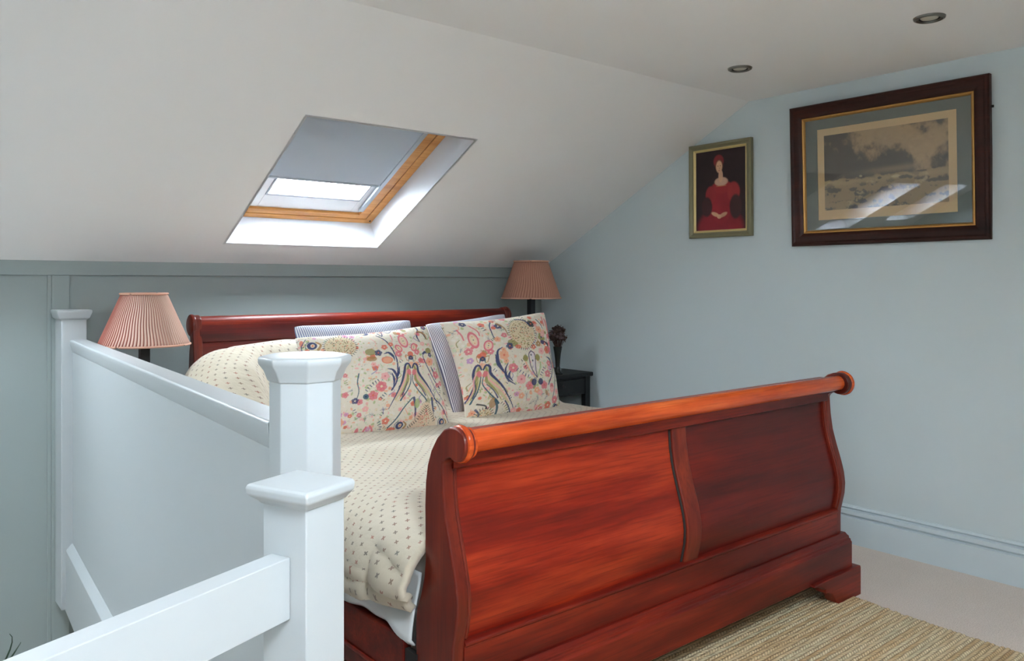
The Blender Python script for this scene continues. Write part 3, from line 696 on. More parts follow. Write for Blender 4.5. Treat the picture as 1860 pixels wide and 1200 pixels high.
def canvas_left():
    c = Canvas(515, 570, 830, 830, (232, 223, 206)); T = lambda pts: [(620+a/5, 580+b/5) for a, b in pts]
    scatter(c, 520, 575, 825, 825, 2600); meadow(c, 525, 580, 820, 820, 260)
    medallion(c, 601, 637, 26, 24)
    c.stroke(T([(230, 160), (290, 215), (330, 280), (360, 360), (380, 440), (385, 530), (372, 640), (330, 720)]), 1.6, 2.4, NAVY, .95)
    c.stroke(T([(400, 90), (350, 130), (300, 100), (280, 170), (250, 130)]), 1, 2, NAVY)
    for p in ([(270, 372), (310, 360), (350, 400), (360, 440)], [(295, 520), (340, 530), (370, 580), (378, 640)], [(330, 560), (350, 620), (345, 690)], [(400, 500), (392, 560), (375, 610)]): c.stroke(T(p), 1, 1, NAVY, .95, 4.4)
    c.ell(648, 596+8, 7, 6, NAVY); c.flower(645, 604, 4, CREAM); c.ell(650, 650, 9, 7, OLIVE, .8); c.flower(664, 652, 7, NAVY, CORAL); c.ell(652, 664, 9, 5, OCHRE, .8)
    c.ell(679, 667, 10, 7, PEACH, .95); c.ell(679, 667, 10, 7, CORAL, .6, 0, 1.5); c.flower(676, 640, 6, CORAL); c.flower(655, 675, 5, ROSE, CORAL)
    c.flower(674, 698, 8, ROSE, PINK); c.flower(668, 717, 10, PINK, CREAM, 6); c.flower(655, 733, 9, PINK, CORAL); c.ell(643, 735, 5, 5, TEAL); c.ell(643, 735, 2, 2, NAVY)
    c.ticks(T([(120, 720), (170, 660), (235, 618)]), 5, NAVY, 1.6, 4.5); c.ticks(T([(250, 790), (295, 735)]), 5, TEAL, 1.6, 4)
    c.stroke(T([(50, 560), (40, 640), (55, 720), (40, 800)]), 2, 1, TEAL); c.flower(626, 742, 6, NAVY)
    for a, b, g in ((245, 885, 20), (215, 930, 160), (135, 985, 90), (45, 960, 30)): c.sprig(620+a/5, 580+b/5+4, 10, g, NAVY if g != 160 else TEAL)
    c.stroke(T([(160, 1050), (150, 1090), (175, 1130)]), 3, 2, PINK); c.stroke(T([(190, 1040), (220, 1080), (205, 1130)]), 3, 2, PINK); c.ell(638, 797, 3, 6, PINK, .9)
    c.ticks(T([(255, 1010), (280, 1050), (280, 1110)]), 5, NAVY, 1.6, 4); c.flower(683, 780, 7, CORAL)
    paisley(c, 713, 627, 9, 15, -14); paisley(c, 733, 640, 6.5, 9, 15); paisley(c, 702, 643, 6, 9, -35)
    c.stroke(T([(360, 160), (365, 220)]), 2, 1.5, PINK); c.flower(700, 655, 7, PINK); c.flower(738, 650, 6, PINK); c.flower(688, 634, 5, CORAL)
    for i in range(12): c.leaf(701+i*.2-(i % 2)*3, 668+i*7, 5, 60+60*(i % 2), GREEN)
    bird(c, 724, 683, 1.0, 1.0, 1.55)
    c.stroke(T([(690, 345), (655, 380), (672, 440), (710, 520), (760, 600), (830, 690)]), 1.4, 1.8, NAVY, .95)
    for p in ([(640, 240), (620, 180), (650, 110), (640, 60)], [(650, 365), (680, 345), (700, 360)], [(740, 490), (770, 540), (790, 610)]): c.stroke(T(p), 1.5, 1.2, NAVY, .95, 4)
    c.stroke(T([(640, 130), (690, 140), (720, 200)]), 3, 2, DARK, .9); c.ell(748, 611, 4, 4, PINK); c.stroke(T([(650, 120), (710, 150), (730, 210)]), 4, 2, OCHRE, .8)
    c.flower(765, 595, 6, NAVY, CORAL); c.ell(765, 646, 7, 6, OLIVE, .9); c.flower(768, 654, 5, NAVY); c.flower(765, 668, 9, PEACH, CORAL); c.flower(753, 632, 5, ROSE)
    c.flower(779, 692, 8, PINK, CREAM); c.flower(781, 712, 5, PINK); c.ticks(T([(800, 660), (835, 690)]), 4, DARK, 1.4, 4)
    c.stroke(T([(700, 560), (780, 700), (860, 800), (940, 900)]), 1.6, 1.6, (120, 104, 150), .7)
    c.stroke(T([(545, 790), (565, 870), (580, 990)]), 4, 2, NAVY, .9); c.stroke(T([(730, 790), (745, 880), (770, 990)]), 4, 2, NAVY, .9)
    c.ell(736, 748, 5, 9, GREEN, .8); c.ell(758, 745, 4, 8, OLIVE, .6)
    c.stroke(T([(675, 880), (640, 960), (600, 1050)]), 18, 22, (230, 200, 170), .7); c.stroke(T([(675, 880), (710, 960), (740, 1050)]), 18, 22, (230, 208, 176), .7)
    for _ in range(90):
        t = random.random(); c.ell(755+random.uniform(-1, 1)*16*t, 757+34*t, .8, .8, random.choice([CORAL, DARK, OCHRE, PINK]), .8)
    c.ticks(T([(668, 862), (620, 940), (590, 1000), (520, 1070)]), 5, DARK, 1.3, 3.6); c.ticks(T([(680, 862), (730, 940), (780, 1010)]), 5, DARK, 1.3, 3.6)
    c.stroke(T([(530, 790), (460, 880), (400, 990), (350, 1060)]), 1.6, 2, TEAL, .95); c.stroke(T([(760, 790), (840, 850), (910, 930), (955, 1010)]), 2, 1.6, NAVY, .95)
    blob(c, 710, 788, .95); blob(c, 792, 780, .9); c.ell(697, 796, 8, 5, CORAL, .85); c.stroke(T([(820, 1050), (860, 1040), (890, 1050)]), 2, 2, DARK)
    c.flower(808, 762, 5, PINK); c.flower(795, 745, 6, ROSE, CORAL)
    # left strip (mostly behind the post)
    blob(c, 557, 632, 1.1); c.ell(549, 643, 4, 5, CORAL); c.ell(541, 626, 3, 6, CORAL, .8); c.stroke([(548, 618), (541, 634), (546, 650)], 1.2, 1, NAVY)
    for x, y in ((560, 690), (590, 720), (565, 760), (605, 780)): c.flower(x, y, 9, random.choice([PINK, PEACH, ROSE]), CORAL, 6)
    c.stroke([(575, 670), (600, 700), (585, 740), (600, 790)], 1.5, 2, NAVY)
    return c
def canvas_right():
    c = Canvas(780, 545, 1045, 800, (230, 220, 202)); k = 5.218; T = lambda pts: [(820+a/k, 560+b/k) for a, b in pts]; t = lambda a, b: (820+a/k, 560+b/k)
    scatter(c, 785, 550, 1040, 795, 2300); meadow(c, 790, 555, 1035, 790, 220)
    x, y = t(550, 275); medallion(c, x, y, 25, 31)
    paisley(c, *t(95, 345), 8, 17, -12); paisley(c, *t(215, 410), 8, 11, 12); c.stroke(T([(90, 190), (140, 250), (150, 300)]), 2.4, 2, PINK); c.stroke(T([(-20, 230), (10, 290), (20, 340)]), 2.4, 2, PINK)
    c.flower(*t(230, 470), 6, PINK); c.flower(*t(50, 460), 7, PINK); c.flower(*t(60, 550), 6, (200, 150, 200)); c.ell(*t(135, 510), 4, 4, CORAL)
    c.stroke(T([(280, 140), (255, 200), (262, 290), (275, 340)]), 1.8, 1.4, NAVY, .95); c.ell(*t(285, 215), 4, 4, CORAL); c.flower(*t(330, 195), 7, NAVY); c.stroke(T([(330, 160), (380, 220), (400, 300)]), 4, 2, OCHRE, .8)
    c.flower(*t(300, 345), 6, PEACH, CORAL); c.flower(*t(190, 175), 6, CORAL, PINK); c.flower(*t(40, 165), 6, NAVY, CREAM); c.ticks(T([(175, 195), (215, 265)]), 5, TEAL, 1.6, 4)
    for p in ([(335, 430), (290, 470), (300, 560), (350, 650)], [(390, 580), (365, 650), (390, 730), (470, 780)], [(270, 500), (300, 600), (400, 720)], [(420, 640), (400, 700), (440, 750)]): c.stroke(T(p), 1, 1, NAVY, .95, 4.2)
    c.flower(*t(350, 505), 9, PEACH, CORAL, 6); c.ell(*t(440, 385), 10, 6, OLIVE, .8, 20); c.flower(*t(405, 415), 7, NAVY, CORAL); c.ell(*t(490, 420), 6, 4, CORAL, .8)
    bird(c, *t(165, 645), .98, .55, 1.75)
    c.flower(*t(440, 625), 9, PINK, CREAM, 6); c.flower(*t(520, 730), 9, ROSE, PINK, 6); c.flower(*t(610, 785), 8, PINK, CORAL); c.flower(*t(765, 770), 8, PINK, CORAL); c.flower(*t(805, 660), 7, PINK, CREAM); c.flower(*t(825, 560), 6, PINK)
    c.ell(*t(652, 750), 5, 6, NAVY); c.ell(*t(722, 740), 5, 6, NAVY); c.flower(*t(690, 820), 6, PEACH)
    c.ticks(T([(480, 640), (560, 690), (620, 710)]), 5, NAVY, 1.5, 5); c.ticks(T([(730, 680), (775, 590)]), 5, NAVY, 1.5, 4); c.ticks(T([(540, 590), (590, 640)]), 4, DARK, 1.3, 4)
    c.stroke(T([(620, 455), (592, 500), (612, 600), (680, 705)]), 1.6, 1.3, (90, 70, 110), .95); c.stroke(T([(620, 455), (660, 490), (665, 600), (685, 705)]), 1.6, 1.3, (90, 70, 110), .95)
    c.stroke(T([(628, 490), (640, 570), (660, 640)]), 7, 2, (226, 214, 220), .9); c.ell(*t(618, 495), 1.4, 1.8, DARK); c.ell(*t(632, 550), 1.4, 1.8, DARK)
    c.ell(*t(555, 530), 5, 6, OLIVE, .9); c.ell(*t(690, 515), 5, 6, OLIVE, .9); c.stroke(T([(560, 570), (600, 640), (660, 700)]), 2.4, 1.6, PEACH, .8); c.stroke(T([(720, 560), (710, 640), (690, 700)]), 2.4, 1.6, GREEN, .8)
    c.stroke(T([(790, 345), (850, 400), (882, 500), (875, 640), (820, 760)]), 1.6, 1.8, NAVY, .95); c.stroke(T([(800, 500), (850, 520), (870, 600)]), 1, 1, NAVY, .95, 3.6); c.stroke(T([(795, 350), (840, 370), (850, 420)]), 1, 1, DARK, .9, 4)
    c.flower(*t(760, 310), 9, OLIVE, NAVY); c.ell(*t(765, 360), 5, 4, NAVY); c.flower(*t(820, 430), 8, CORAL, OCHRE, 6); c.flower(*t(740, 450), 7, ROSE, PINK); c.flower(*t(710, 380), 6, OCHRE)
    c.flower(*t(660, 170), 8, DARK, CORAL); c.ell(*t(705, 152), 4, 3.4, CORAL); c.stroke(T([(520, 110), (600, 125), (640, 180)]), 2, 3, NAVY, .9); c.stroke(T([(740, 120), (780, 170), (800, 215)]), 1.8, 1.2, TEAL); c.flower(*t(740, 230), 8, PEACH, CORAL); c.flower(*t(780, 280), 6, ROSE)
    for p in ([(855, 110), (870, 190), (880, 270)], [(885, 130), (890, 230), (880, 330)], [(820, 90), (830, 180)]): c.stroke(T(p), 3, 3, PINK, .85)
    for q in ((870, 290), (880, 360), (860, 420)): c.flower(*t(*q), 6, PINK, CORAL)
    c.stroke(T([(915, 470), (935, 600), (910, 760), (890, 880)]), 1.8, 1.2, NAVY, .9); c.stroke(T([(945, 560), (980, 700), (1000, 790), (1030, 860), (1035, 900)]), 1.6, 1.4, NAVY, .9); c.stroke(T([(960, 700), (970, 820), (930, 930)]), 1.4, 1.2, TEAL, .8)
    c.flower(*t(930, 550), 5, PINK); c.flower(*t(940, 810), 6, ROSE, PINK); c.flower(*t(920, 890), 7, PINK); c.flower(*t(850, 945), 7, CORAL); c.flower(*t(870, 800), 6, ROSE); blob(c, *t(955, 950), .8)
    for a, b, g in ((600, 890, 100), (640, 935, 40), (710, 950, 90), (795, 880, 60)): c.sprig(*t(a, b+20), 11, g, NAVY if g != 60 else (110, 90, 140))
    c.stroke(T([(640, 1040), (665, 1000), (690, 1030)]), 2.6, 2, PINK); c.stroke(T([(740, 980), (730, 1040)]), 3, 2, PINK); c.stroke(T([(700, 1000), (705, 1040)]), 2, 2, PINK); c.flower(*t(545, 880), 6, PEACH); c.flower(*t(505, 1015), 6, ROSE)
    x, y = t(245, 1085); medallion(c, x, y, 15, 16); c.ell(*t(290, 950), 6, 9, OCHRE, .8); c.stroke(T([(310, 920), (340, 990), (350, 1060)]), 4, 3, TEAL, .9)
    c.stroke(T([(400, 930), (450, 990), (510, 1075)]), 2, 1.4, NAVY, .95); c.ticks(T([(370, 950), (430, 990), (470, 1050)]), 4, DARK, 1.2, 4); blob(c, *t(440, 1095), .8); c.stroke(T([(160, 960), (230, 975), (250, 1000)]), 2.4, 2, DARK, .9)
    c.stroke(T([(160, 1010), (200, 1060), (165, 1120)]), 3, 2, NAVY, .8)
    return c

def cushion(name, BL, BR, TR, TL, T, m, nx=120, ny=90, px=None, canvas=None, pinch=.035, seed=1, sag=.0, uvw=.70, uvh=.5):
    BL, BR, TR, TL = [np.array(p, float) for p in (BL, BR, TR, TL)]
    s, t = np.meshgrid(np.linspace(0, 1, nx), np.linspace(0, 1, ny), indexing='ij')
    a, b = 2*s-1, 2*t-1
    # edges pulled in between the corners: left, right, bottom, top
    pl_, pr_, pb_, pt_ = pinch if isinstance(pinch, tuple) else (pinch*1.2, pinch*1.2, pinch, pinch)
    s2 = .5+.5*a*(1-np.where(a < 0, pl_, pr_)*(1-b**2)*np.abs(a)**2); t2 = .5+.5*b*(1-np.where(b < 0, pb_, pt_)*(1-a**2)*np.abs(b)**2)
    cr = .016*(np.abs(a)*np.abs(b))**9; s2 = s2-np.sign(a)*cr*.8; t2 = t2-np.sign(b)*cr
    P = ((1-s2)*(1-t2))[..., None]*BL+(s2*(1-t2))[..., None]*BR+(s2*t2)[..., None]*TR+((1-s2)*t2)[..., None]*TL
    n = np.cross(BR-BL, TL-BL); n /= np.linalg.norm(n)
    prof = (np.clip(1-np.abs(a)**2.4, 0, 1)*np.clip(1-np.abs(b)**2.4, 0, 1))**.6
    wr = .006*fbm2(a*1.3, b*1.3, seed, 3, 4)*prof + .004*np.sin((a-b*.4)*16+seed)*np.exp(-((np.abs(a)-.92)/.12)**2)*prof**.3
    F_ = P+n*(T*.5*prof+wr)[..., None]; Bk = P-n*(T*.5*prof)[..., None]
    F_[..., 2] -= sag*prof
    nv = nx*ny; verts = np.vstack([F_.reshape(-1, 3), Bk.reshape(-1, 3)])
    idx = np.arange(nv).reshape(nx, ny); f1 = np.stack([idx[:-1, :-1], idx[1:, :-1], idx[1:, 1:], idx[:-1, 1:]], -1).reshape(-1, 4)
    # weld the border: back grid reuses the front border vertices
    bidx = idx+nv; brd = np.zeros_like(idx, bool); brd[0] = brd[-1] = True; brd[:, 0] = brd[:, -1] = True; bidx = np.where(brd, idx, bidx)
    f2 = np.stack([bidx[:-1, 1:], bidx[1:, 1:], bidx[1:, :-1], bidx[:-1, :-1]], -1).reshape(-1, 4)
    me = bpy.data.meshes.new(name); me.from_pydata(verts.tolist(), [], np.vstack([f1, f2]).tolist())
    uv = me.uv_layers.new(name='UVMap'); li = np.empty(len(me.loops), dtype=np.int32); me.loops.foreach_get('vertex_index', li)
    U = np.stack([s.ravel()*uvw, t.ravel()*uvh], -1); U = np.vstack([U, U]); uv.data.foreach_set('uv', U[li].astype(np.float32).ravel())
    if canvas is not None:
        q = [np.array(p, float) for p in px]    # BL BR TR TL of the design
        X = ((1-s)*(1-t))*q[0][0]+(s*(1-t))*q[1][0]+(s*t)*q[2][0]+((1-s)*t)*q[3][0]; Y = ((1-s)*(1-t))*q[0][1]+(s*(1-t))*q[1][1]+(s*t)*q[2][1]+((1-s)*t)*q[3][1]
        i = np.clip(((X-canvas.x0)*canvas.k).astype(int), 0, canvas.w-1); j = np.clip(((Y-canvas.y0)*canvas.k).astype(int), 0, canvas.h-1)
        C = np.ones((2*nv, 4), np.float32); C[:nv, :3] = canvas.a[j, i].reshape(-1, 3); C[nv:, :3] = C[:nv, :3][::-1]
        at = me.color_attributes.new('Col', 'FLOAT_COLOR', 'POINT'); at.data.foreach_set('color', C.ravel())
    me.update()
    import bmesh
    bm = bmesh.new(); bm.from_mesh(me); loose = [v for v in bm.verts if not v.link_faces]; bmesh.ops.delete(bm, geom=loose, context='VERTS'); bm.to_mesh(me); bm.free()
    me.shade_smooth(); me.materials.append(m); o = bpy.data.objects.new(name, me); COL.objects.link(o); return o

cs = cushion('cushion', (1.468, 2.96, .575), (2.075, 2.925, .555), (2.065, 3.10, 1.024), (1.400, 3.09, .996), .19, M['floral'], 330, 250, [(590, 812), (815, 795), (775, 590), (531, 612)], canvas_left(), pinch=(.07, .0, .03, .06), seed=4)
tag(cs, 'left of the two floral bird-print cushions, partly behind the white newel post', 'cushion', 'floral printed cushions')
cs = cushion('cushion', (2.172, 2.95, .555), (2.83, 3.005, .56), (2.85, 3.155, 1.068), (2.125, 3.10, 1.036), .19, M['floral'], 330, 250, [(845, 782), (1020, 745), (990, 565), (795, 585)], canvas_right(), pinch=(.15, .05, .03, .07), seed=9)
tag(cs, 'right of the two floral bird-print cushions, nearest the black nightstand', 'cushion', 'floral printed cushions')
cs = cushion('pillow', (1.52, 3.16, .60), (2.08, 3.16, .60), (2.085, 3.27, 1.043), (1.48, 3.27, 1.033), .13, M['ticking_blue'], 90, 70, seed=14, uvw=.66)
tag(cs, 'blue and white ticking pillow with only its top showing behind the left floral cushion', 'pillow', 'striped ticking pillows')
cs = cushion('pillow', (2.20, 3.07, .575), (2.66, 3.14, .60), (2.72, 3.33, 1.055), (2.165, 3.28, 1.018), .13, M['ticking_grey'], 90, 70, seed=17, uvw=.62)
tag(cs, 'grey and white ticking pillow showing between the two floral cushions', 'pillow', 'striped ticking pillows')

# ------------------------------------------------------------------ nightstands, lamps, vase
def nightstand(x0, x1, y0, y1, zt, label):
    root = tag(empty('nightstand', ((x0+x1)/2, (y0+y1)/2, 0)), label, 'nightstand')
    mb = MB(); mb.box(x0, y0, zt-.024, x1, y1, zt); mb.obj('tabletop', M['black'], root, bevel=.004)
    for x in (x0+.014, x1-.054):
        for y in (y0+.014, y1-.054):
            mb = MB(); mb.box(x, y, 0, x+.04, y+.04, zt-.024); mb.obj('leg', M['black'], root, bevel=.003)
    mb = MB(); mb.box(x0+.02, y0+.022, zt-.135, x1-.02, y1-.02, zt-.024); mb.obj('apron', M['black'], root, bevel=.002)
    d = MB(); d.box(x0+.06, y0+.012, zt-.120, x1-.06, y0+.024, zt-.038); dr = d.obj('drawer', M['black'], root, bevel=.003)
    mb = MB(); mb.lathe([(.001, .0), (.012, .002), (.012, .01), (.006, .016), (.005, .02)], ((x0+x1)/2, y0-.008, zt-.08), 16); k = mb.obj('knob', M['black'], dr, smooth=True)
    mb = MB(); mb.box(x0+.03, y0+.03, .14, x1-.03, y1-.03, .158); mb.obj('shelf', M['black'], root, bevel=.003)
    return root
nightstand(3.07, 3.60, 3.53, 4.01, .658, 'black lacquered nightstand to the right of the bed against the corner')
nightstand(.79, 1.066, 3.44, 3.80, .50, 'small black nightstand between the half wall and the bed')

def lamp(x, y, z0, zb, zt, rb, rt, m, npl, label, tilt=0.0):
    root = tag(empty('table_lamp', (x, y, z0)), label, 'table lamp', 'pleated-shade bedside lamps')
    mb = MB(); mb.box(x-.075, y-.075, z0, x+.075, y+.075, z0+.022); mb.obj('lamp_base', M['black'], root, bevel=.005)
    mb = MB(); mb.box(x-.019, y-.019, z0+.02, x+.019, y+.019, zb+.04); mb.obj('stem', M['black'], root, bevel=.003)
    mb = MB(); mb.lathe([(.012, 0), (.012, .03), (.022, .045), (.03, .075), (.024, .10), (.008, .115)], (x, y, zb+.04), 20); mb.obj('bulb', M['lens'], root, smooth=True)
    mb = MB()
    for k in range(3):
        a = k*2.094; mb.tube([(x, y, zt-.03), (x+(rt-.004)*math.cos(a), y+(rt-.004)*math.sin(a), zt-.012)], .0018, 6)
    mb.tube([(x, y, zb+.15), (x, y, zt-.028)], .003, 6); mb.obj('harp', M['chrome'], root)
    # pleated shade
    na = npl*6; nh = 16; P = np.zeros((na+1, nh, 3)); UV = np.zeros((na+1, nh, 2))
    for i in range(na+1):
        for j in range(nh):
            t = j/(nh-1); ph = i/na*npl; tw = .0
            saw = (ph % 1.0); amp = .0042*(1-t)+.0022*t
            r = rb+(rt-rb)*t+amp*(abs(saw-.35)/.65 if saw > .35 else (.35-saw)/.35)-.004
            a = 2*math.pi*i/na+.02*math.sin(t*3.1)+.012*math.sin(t*9+i*.02)
            P[i, j] = (r*math.cos(a), r*math.sin(a), zb-z0+(zt-zb)*t); UV[i, j] = (i/na, t)
    o = grid_mesh('lamp_shade', P, UV, m); o.parent = root
    s = o.modifiers.new('thick', 'SOLIDIFY'); s.thickness = .0016; s.offset = -1
    for r, z, nm in ((rb, zb, 'shade_trim'), (rt, zt, 'shade_trim')):
        mb = MB(); pts = [(x+(r+.0005)*math.cos(a), y+(r+.0005)*math.sin(a), z) for a in np.linspace(0, 2*math.pi, 73)]; mb.tube(pts, .0045, 8); mb.obj(nm, M['trim_tape'], o, smooth=True)
    return root
lamp(.965, 3.60, .50, .957, 1.172, .181, .092, M['shade_stripe'], 84, 'bedside lamp with red-striped pleated shade, left of the bed behind the half wall')
lamp(3.295, 3.775, .658, 1.122, 1.352, .187, .108, M['shade_plain'], 64, 'bedside lamp with plain salmon pleated shade, in the right corner by the gable wall')

vx, vy, vz = 3.345, 3.585, .658
mb = MB(); mb.lathe([(.001, 0), (.030, 0), (.031, .006), (.018, .018), (.013, .05), (.016, .09), (.020, .125), (.027, .165), (.0275, .168), (.024, .165), (.014, .12), (.008, .06), (.001, .03)], (vx, vy, vz), 32, cap=False)
tag(mb.obj('vase', M['vase_glass'], smooth=True), 'slender smoky green vase on the right nightstand', 'vase')
bq = tag(empty('dried_flower_bouquet', (vx, vy, vz+.06)), 'ball of dark dried flowers standing in the slender vase', 'dried flowers')
st = MB(); hd = MB(); hd2 = MB(); rr = random.Random(5)
for k in range(110):
    a = rr.uniform(0, 6.283); e = rr.uniform(.05, 1.9); rad = .054*rr.uniform(.55, 1.0)
    tip = (vx+rad*math.cos(a)*math.sin(e), vy+rad*math.sin(a)*math.sin(e), vz+.225+rad*1.35*math.cos(e)-.0)
    st.tube([(vx+.004*math.cos(a), vy+.004*math.sin(a), vz+.065), (vx+.01*math.cos(a), vy+.01*math.sin(a), vz+.15), tip], [.0011, .001, .0008], 5)
    h = hd if k % 3 else hd2; s_ = rr.uniform(.006, .011)
    h.lathe([(.001, -s_), (s_*.8, -s_*.5), (s_, 0), (s_*.7, s_*.6), (.001, s_*.8)], tip, 8)
    for q_ in range(3): h.lathe([(.0005, -s_*.4), (s_*.5, 0), (.0005, s_*.4)], (tip[0]+rr.uniform(-1, 1)*s_*1.5, tip[1]+rr.uniform(-1, 1)*s_*1.5, tip[2]+rr.uniform(-1, 1)*s_*1.5), 6)
st.obj('stems', M['dried'], bq); hd.obj('flower_heads', M['dried'], bq, smooth=True); hd2.obj('mauve_flower_heads', M['dried2'], bq, smooth=True)

# ------------------------------------------------------------------ pictures on the gable wall
def rect_sweep(w, h, prof, closed_prof=True):
    """mitred frame centred on origin in the x-z plane; prof: (inset, y) where -y is out of the wall"""
    v = []; n = len(prof)
    for ins, y in prof:
        v += [(-w/2+ins, y, -h/2+ins), (w/2-ins, y, -h/2+ins), (w/2-ins, y, h/2-ins), (-w/2+ins, y, h/2-ins)]
    f = [(j*4+k, j*4+(k+1) % 4, ((j+1) % n)*4+(k+1) % 4, ((j+1) % n)*4+k) for j in range(n) for k in range(4)]
    return v, f
def add_local(root, name, v, f, m, **kw):
    b = MB(); b.add(v, f); return b.obj(name, m, root, local=False, **kw)
def pic_grid(root, name, w, h, cx, cz, y, nx, ny, img, m):
    X, Z = np.meshgrid(np.linspace(-w/2, w/2, nx)+cx, np.linspace(h/2, -h/2, ny)+cz)
    P = np.stack([X, np.full_like(X, y), Z], -1); o = grid_mesh(name, P, None, m)
    C = np.ones((ny, nx, 4), np.float32); C[..., :3] = img
    at = o.data.color_attributes.new('Col', 'FLOAT_COLOR', 'POINT'); at.data.foreach_set('color', C.ravel()); o.parent = root; return o
def vnoise(h, w, seed, base=6, octs=5, stretch=1.0):
    r = np.random.RandomState(seed); out = np.zeros((h, w)); amp = 1; tot = 0
    for o in range(octs):
        gh, gw = int(base*2**o)+2, int(base*2**o*stretch)+2; g = r.rand(gh, gw)
        y = np.linspace(0, gh-1.001, h); x = np.linspace(0, gw-1.001, w); yi, xi = y.astype(int), x.astype(int); fy, fx = (y-yi)[:, None], (x-xi)[None]
        fy = fy*fy*(3-2*fy); fx = fx*fx*(3-2*fx)
        v = g[yi][:, xi]*(1-fy)*(1-fx)+g[yi+1][:, xi]*fy*(1-fx)+g[yi][:, xi+1]*(1-fy)*fx+g[yi+1][:, xi+1]*fy*fx
        out += amp*v; tot += amp; amp *= .55
    return out/tot
def L_(c): return np.array(lin(c))
def seascape(h, w):
    v, u = np.meshgrid(np.linspace(0, 1, h), np.linspace(0, 1, w), indexing='ij')
    n1 = vnoise(h, w, 3, 3, 6, 1.6); n2 = vnoise(h, w, 8, 8, 5, 2.2); n3 = vnoise(h, w, 21, 20, 4, 1.2)
    img = np.zeros((h, w, 3))
    cloud = sm(.42, .66, .55*n1+.45*n2+.32*np.exp(-((u-.12)/.3)**2-((v-.35)/.4)**2)+.22*np.exp(-((u-.62)/.12)**2-((v-.38)/.16)**2)-.22*np.exp(-((u-.52)/.28)**2-((v-.06)/.22)**2)-.16*np.exp(-((u-.8)/.14)**2-((v-.3)/.12)**2)+.16*v)
    sky = L_((166, 140, 102))*(1-cloud[..., None])+L_((74, 66, 54))*cloud[..., None]
    sky *= (.9+.25*n3)[..., None]
    hor = .60-.03*u
    low = np.exp(-((v-hor+.05)/.04)**2)*np.exp(-((u-.6)/.25)**2); sky = sky*(1-.6*low[..., None])+L_((158, 138, 104))*.6*low[..., None]
    crest = sm(.5, .66, n2+.10*np.sin(v*60+n1*9)); foam = sm(.60, .74, n3*.5+n2*.5+.06*np.sin(u*30+v*22))
    sea = L_((146, 124, 86))*(1-crest[..., None])+L_((68, 62, 50))*crest[..., None]; sea = sea*(1-foam[..., None]*.7)+L_((190, 168, 124))*foam[..., None]*.7
    band = np.exp(-((v-hor-.05)/.05)**2); sea = sea*(1-.5*band[..., None])+L_((176, 152, 108))*.5*band[..., None]
    s = sm(0, .012, v-hor-.012*(n2-.5)*4); img = sky*(1-s[..., None])+sea*s[..., None]
    for cx, cy, rx, ry, c in ((.33, .60, .035, .03, (56, 48, 40)), (.315, .585, .018, .02, (176, 160, 122)), (.47, .63, .025, .022, (52, 46, 40)), (.60, .63, .04, .022, (196, 178, 130)), (.68, .65, .06, .03, (60, 56, 46)), (.08, .74, .07, .045, (58, 50, 42)), (.25, .745, .035, .03, (60, 52, 44)), (.80, .59, .05, .012, (80, 70, 56)), (.93, .72, .09, .03, (66, 60, 48)), (.2, .63, .02, .008, (60, 50, 44))):
        d = 1-np.hypot((u-cx)/rx, (v-cy)/ry)+(n3-.5)*1.2; m = sm(0, .35, d)[..., None]*.85; img = img*(1-m)+L_(c)*m
    return img
def sitter(h, w):
    """a plain generic portrait: person in a rose-red dress on a dark ground"""
    v, u = np.meshgrid(np.linspace(0, 1, h), np.linspace(0, 1, w), indexing='ij'); n = vnoise(h, w, 5, 6, 5)
    img = np.ones((h, w, 3))*L_((44, 24, 26))*(.7+.6*n)[..., None]
    def put(cx, cy, rx, ry, c, soft=.25, rot=0, k=1.0):
        nonlocal img
        a = R(rot); x, y = (u-cx)*.74, (v-cy); p = (x*math.cos(a)+y*math.sin(a))/(rx*.74); q = (-x*math.sin(a)+y*math.cos(a))/ry
        m = sm(0, soft, 1-np.hypot(p, q))[..., None]*k; img = img*(1-m)+L_(c)*(.82+.36*n)[..., None]*m
    put(.50, .98, .52, .30, (138, 24, 36)); put(.52, .70, .22, .26, (148, 28, 38)); put(.53, .47, .23, .09, (152, 34, 38))
    put(.31, .56, .12, .13, (150, 34, 40)); put(.76, .54, .14, .14, (156, 40, 42)); put(.23, .70, .12, .14, (62, 28, 30)); put(.80, .72, .13, .17, (64, 34, 34))
    put(.52, .40, .15, .062, (190, 152, 128)); put(.51, .33, .05, .09, (204, 160, 128)); put(.47, .145, .115, .09, (132, 36, 40)); put(.48, .20, .088, .088, (112, 52, 34))
    put(.48, .215, .072, .088, (214, 168, 132), .3); put(.455, .205, .012, .006, (90, 56, 44)); put(.505, .205, .012, .006, (90, 56, 44)); put(.48, .262, .02, .006, (168, 84, 72)); put(.487, .235, .006, .018, (190, 140, 108))
    put(.40, .80, .10, .03, (206, 160, 124), .4, 22); put(.56, .81, .10, .03, (200, 152, 118), .4, -22); put(.48, .83, .05, .03, (208, 162, 128))
    put(.52, .455, .12, .008, (176, 96, 60))
    return img

